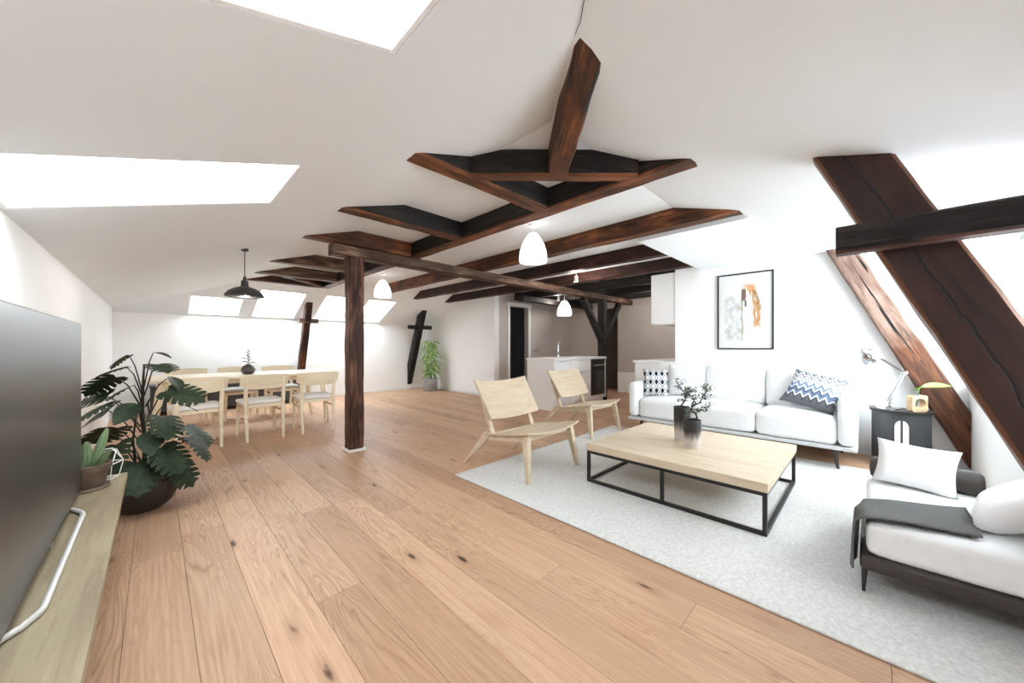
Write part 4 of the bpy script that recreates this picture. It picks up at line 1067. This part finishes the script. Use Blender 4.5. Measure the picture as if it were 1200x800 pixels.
# ------------------------------------------------------------------ daybed
db = thing('daybed', 'low white daybed on a dark brown frame under the leaning beam', 'daybed', (2.755, -.265, ZR))
MB().rbox(.445, .295, .035, .02, 6, (0, 0), (0, 0, .135)).obj('frame', 'brown_leather', db, smooth=50, weld=True)
for sx in (-1, 1):
    for sy in (-1, 1):
        MB().bar((sx * .43, sy * .282, 0), (sx * .428, sy * .278, .105), .010, .012, .016, .022, level=True).obj('leg', 'black_metal', db, bevel=.002)
MB().rbox(.43, .278, .075, .035, 8, (.012, 0), (-.002, -.004, .243), .003).obj('mattress', 'fabric', db, smooth='full', weld=True)
b = MB(); prof = [(.01, 0), (.05, .004), (.064, .02), (.066, .04), (.066, .40), (.064, .42), (.05, .436), (.01, .44)]
b.lathe(prof, (0, 0, 0), 24); b.obj('bolster', 'brown_leather', db, (.40, .262, .385), (R(90), 0, 0), smooth=50)
MB().bar((.43, .17, .12), (.43, .17, .40), .03, .02).bar((.43, -.13, .12), (.43, -.13, .40), .03, .02).obj('bolster_strap', 'brown_leather', db)
cushion(.325, .26, .12, 'fabric', 'white cushion propped against the brown bolster of the daybed', (3.045, -.185, .465), (-.12, -1, -.06), (.40, -.05, .9), 4)
cushion(.44, .33, .15, 'fabric', 'white cushion leaning at the wall end of the daybed', (2.69, -.486, .459), (1, -.18, 0), (.12, -.75, .52), 6)
# throw over the end of the daybed
th = MB()
def thr(u, v):
    # u: along, from the hanging hem over the edge and across the mattress; v: across
    Lh, Lt = .24, .36; s_ = u * (Lh + Lt)
    w0 = 2.312 + .27 * v
    top = ZR + .335
    if s_ < Lh:
        k = s_ / Lh; y_ = .048 - .012 * k + .008 * math.sin(v * 9 + k * 2); z_ = top - (Lh - s_) ; x_ = w0 + .01 * math.sin(k * 3)
        if k > .86: y_ -= .02 * ((k - .86) / .14) ** 2; z_ = top - (Lh - s_) * .8
    else:
        q = (s_ - Lh) / Lt; y_ = .016 - .35 * q; x_ = w0 + .105 * q + .10 * q * v; z_ = top + .004 + .004 * math.sin(v * 7 + q * 5) + .006 * math.sin(min(1, q * 3) * math.pi / 2)
    return (x_ - 2.55, y_ + .1, z_ - .3)
th.grid(thr, 40, 14)
o = th.obj('throw_blanket', 'throw', None, (2.55, -.1, .3), smooth='full')
sm = o.modifiers.new('solidify', 'SOLIDIFY'); sm.thickness = .008; sm.offset = 1
tag(o, 'dark grey knitted throw draped over the end of the daybed', 'blanket')

# ------------------------------------------------------------------ kitchen
isl = thing('kitchen_island', 'white kitchen island with drawers and a black oven', 'kitchen island', (4.95, 3.885, 0))
IL, ID, IH = 1.70, .64, .895
MB().box(0, IL, .02, ID, .09, IH).obj('body', 'white_gloss', isl)
MB().box(.05, IL - .02, .05, ID - .04, 0, .09).obj('plinth', 'white_gloss', isl)
MB().box(-.022, 0, .0, ID, 0, IH).obj('end_panel', 'white_gloss', isl, bevel=.002)
for (x0, x1, zs_) in ((.01, .46, (.10, .89)), (.47, 1.14, (.10, .40, .66, .89))):
    for z0, z1 in zip(zs_[:-1], zs_[1:]):
        dr = MB().box(x0, x1, .0, .02, z0 + .004, z1 - .004).obj('drawer' if len(zs_) > 2 else 'door', 'white_gloss', isl, bevel=.002)
        MB().box((x0 + x1) / 2 - .1, (x0 + x1) / 2 + .1, -.012, 0, z1 - .03, z1 - .022).obj('handle', 'steel', dr)
ov = MB().box(1.15, IL - .03, .0, .02, .16, .88).obj('oven', 'black_glass', isl, bevel=.003)
MB().tube([(1.22, -.03, .76), (IL - .10, -.03, .76)], .009, 8).tube([(1.24, -.03, .76), (1.24, .0, .76)], .006, 6).tube([(IL - .12, -.03, .76), (IL - .12, 0, .76)], .006, 6).obj('handle', 'steel', ov)
MB().box(IL - .025, IL, .0, .02, .09, IH).obj('end_strip', 'white_gloss', isl)
MB().box(-.03, IL + .02, -.02, ID + .02, IH, IH + .03).obj('worktop', 'white_gloss', isl, bevel=.003)
fa = thing('kitchen_tap', 'tall chrome arched tap on the kitchen island', 'tap', (5.45, 4.20, IH + .03))
arc = [(0, 0, .03), (0, 0, .24)] + [(.075 * (1 - math.cos(R(a_))), 0, .24 + .075 * math.sin(R(a_))) for a_ in range(15, 166, 15)] + [(.155, 0, .19)]
MB().tube(arc, .010, 10).obj('spout', 'chrome', fa, smooth=60)
MB().lathe([(.026, 0), (.026, .008), (.02, .012), (.02, .10), (.012, .11)], (0, 0, 0), 18).obj('base', 'chrome', fa, smooth=40)
MB().tube([(0, 0, .07), (.03, -.05, .10)], .006, 8).obj('lever', 'chrome', fa, smooth=40)
cb = thing('base_cabinet', 'white kitchen base cabinet ending beside the sofa', 'cabinet', (XR + .01, 2.0, 0))
MB().box(0, 2.2, .02, .60, .09, .885).obj('body', 'white_gloss', cb, bevel=.002)
MB().box(.03, 2.2, .02, .55, 0, .09).obj('plinth', 'white_gloss', cb)
for k in range(3):
    d_ = MB().box(.002 + k * .73, .728 + k * .73, .60, .62, .10, .88).obj('door', 'white_gloss', cb, bevel=.002)
    MB().tube([(.05 + k * .73, .645, .70), (.05 + k * .73, .645, .82)], .006, 8).tube([(.05 + k * .73, .62, .72), (.05 + k * .73, .645, .72)], .005, 6).tube([(.05 + k * .73, .62, .80), (.05 + k * .73, .645, .80)], .005, 6).obj('handle', 'steel', d_)
tag(MB().box(0, 2.22, .002, .65, .886, .918).obj('kitchen_worktop', 'white_gloss', None, (XR - .005, 2.0, 0), bevel=.003), 'white worktop on the base cabinet by the sofa wall', 'worktop')
cw = thing('wall_cabinet', 'white kitchen wall cabinet hanging under the ceiling beams', 'cabinet', (XR + .01, 2.0, 1.48))
MB().box(0, 2.2, .002, .34, 0, .745).obj('body', 'white_gloss', cw, bevel=.002)
MB().box(.01, 2.19, .01, .34, -.012, 0).obj('light_rail', 'white_gloss', cw)
for k in range(3): MB().box(.002 + k * .73, .728 + k * .73, .34, .36, .003, .742).obj('door', 'white_gloss', cw, bevel=.002)
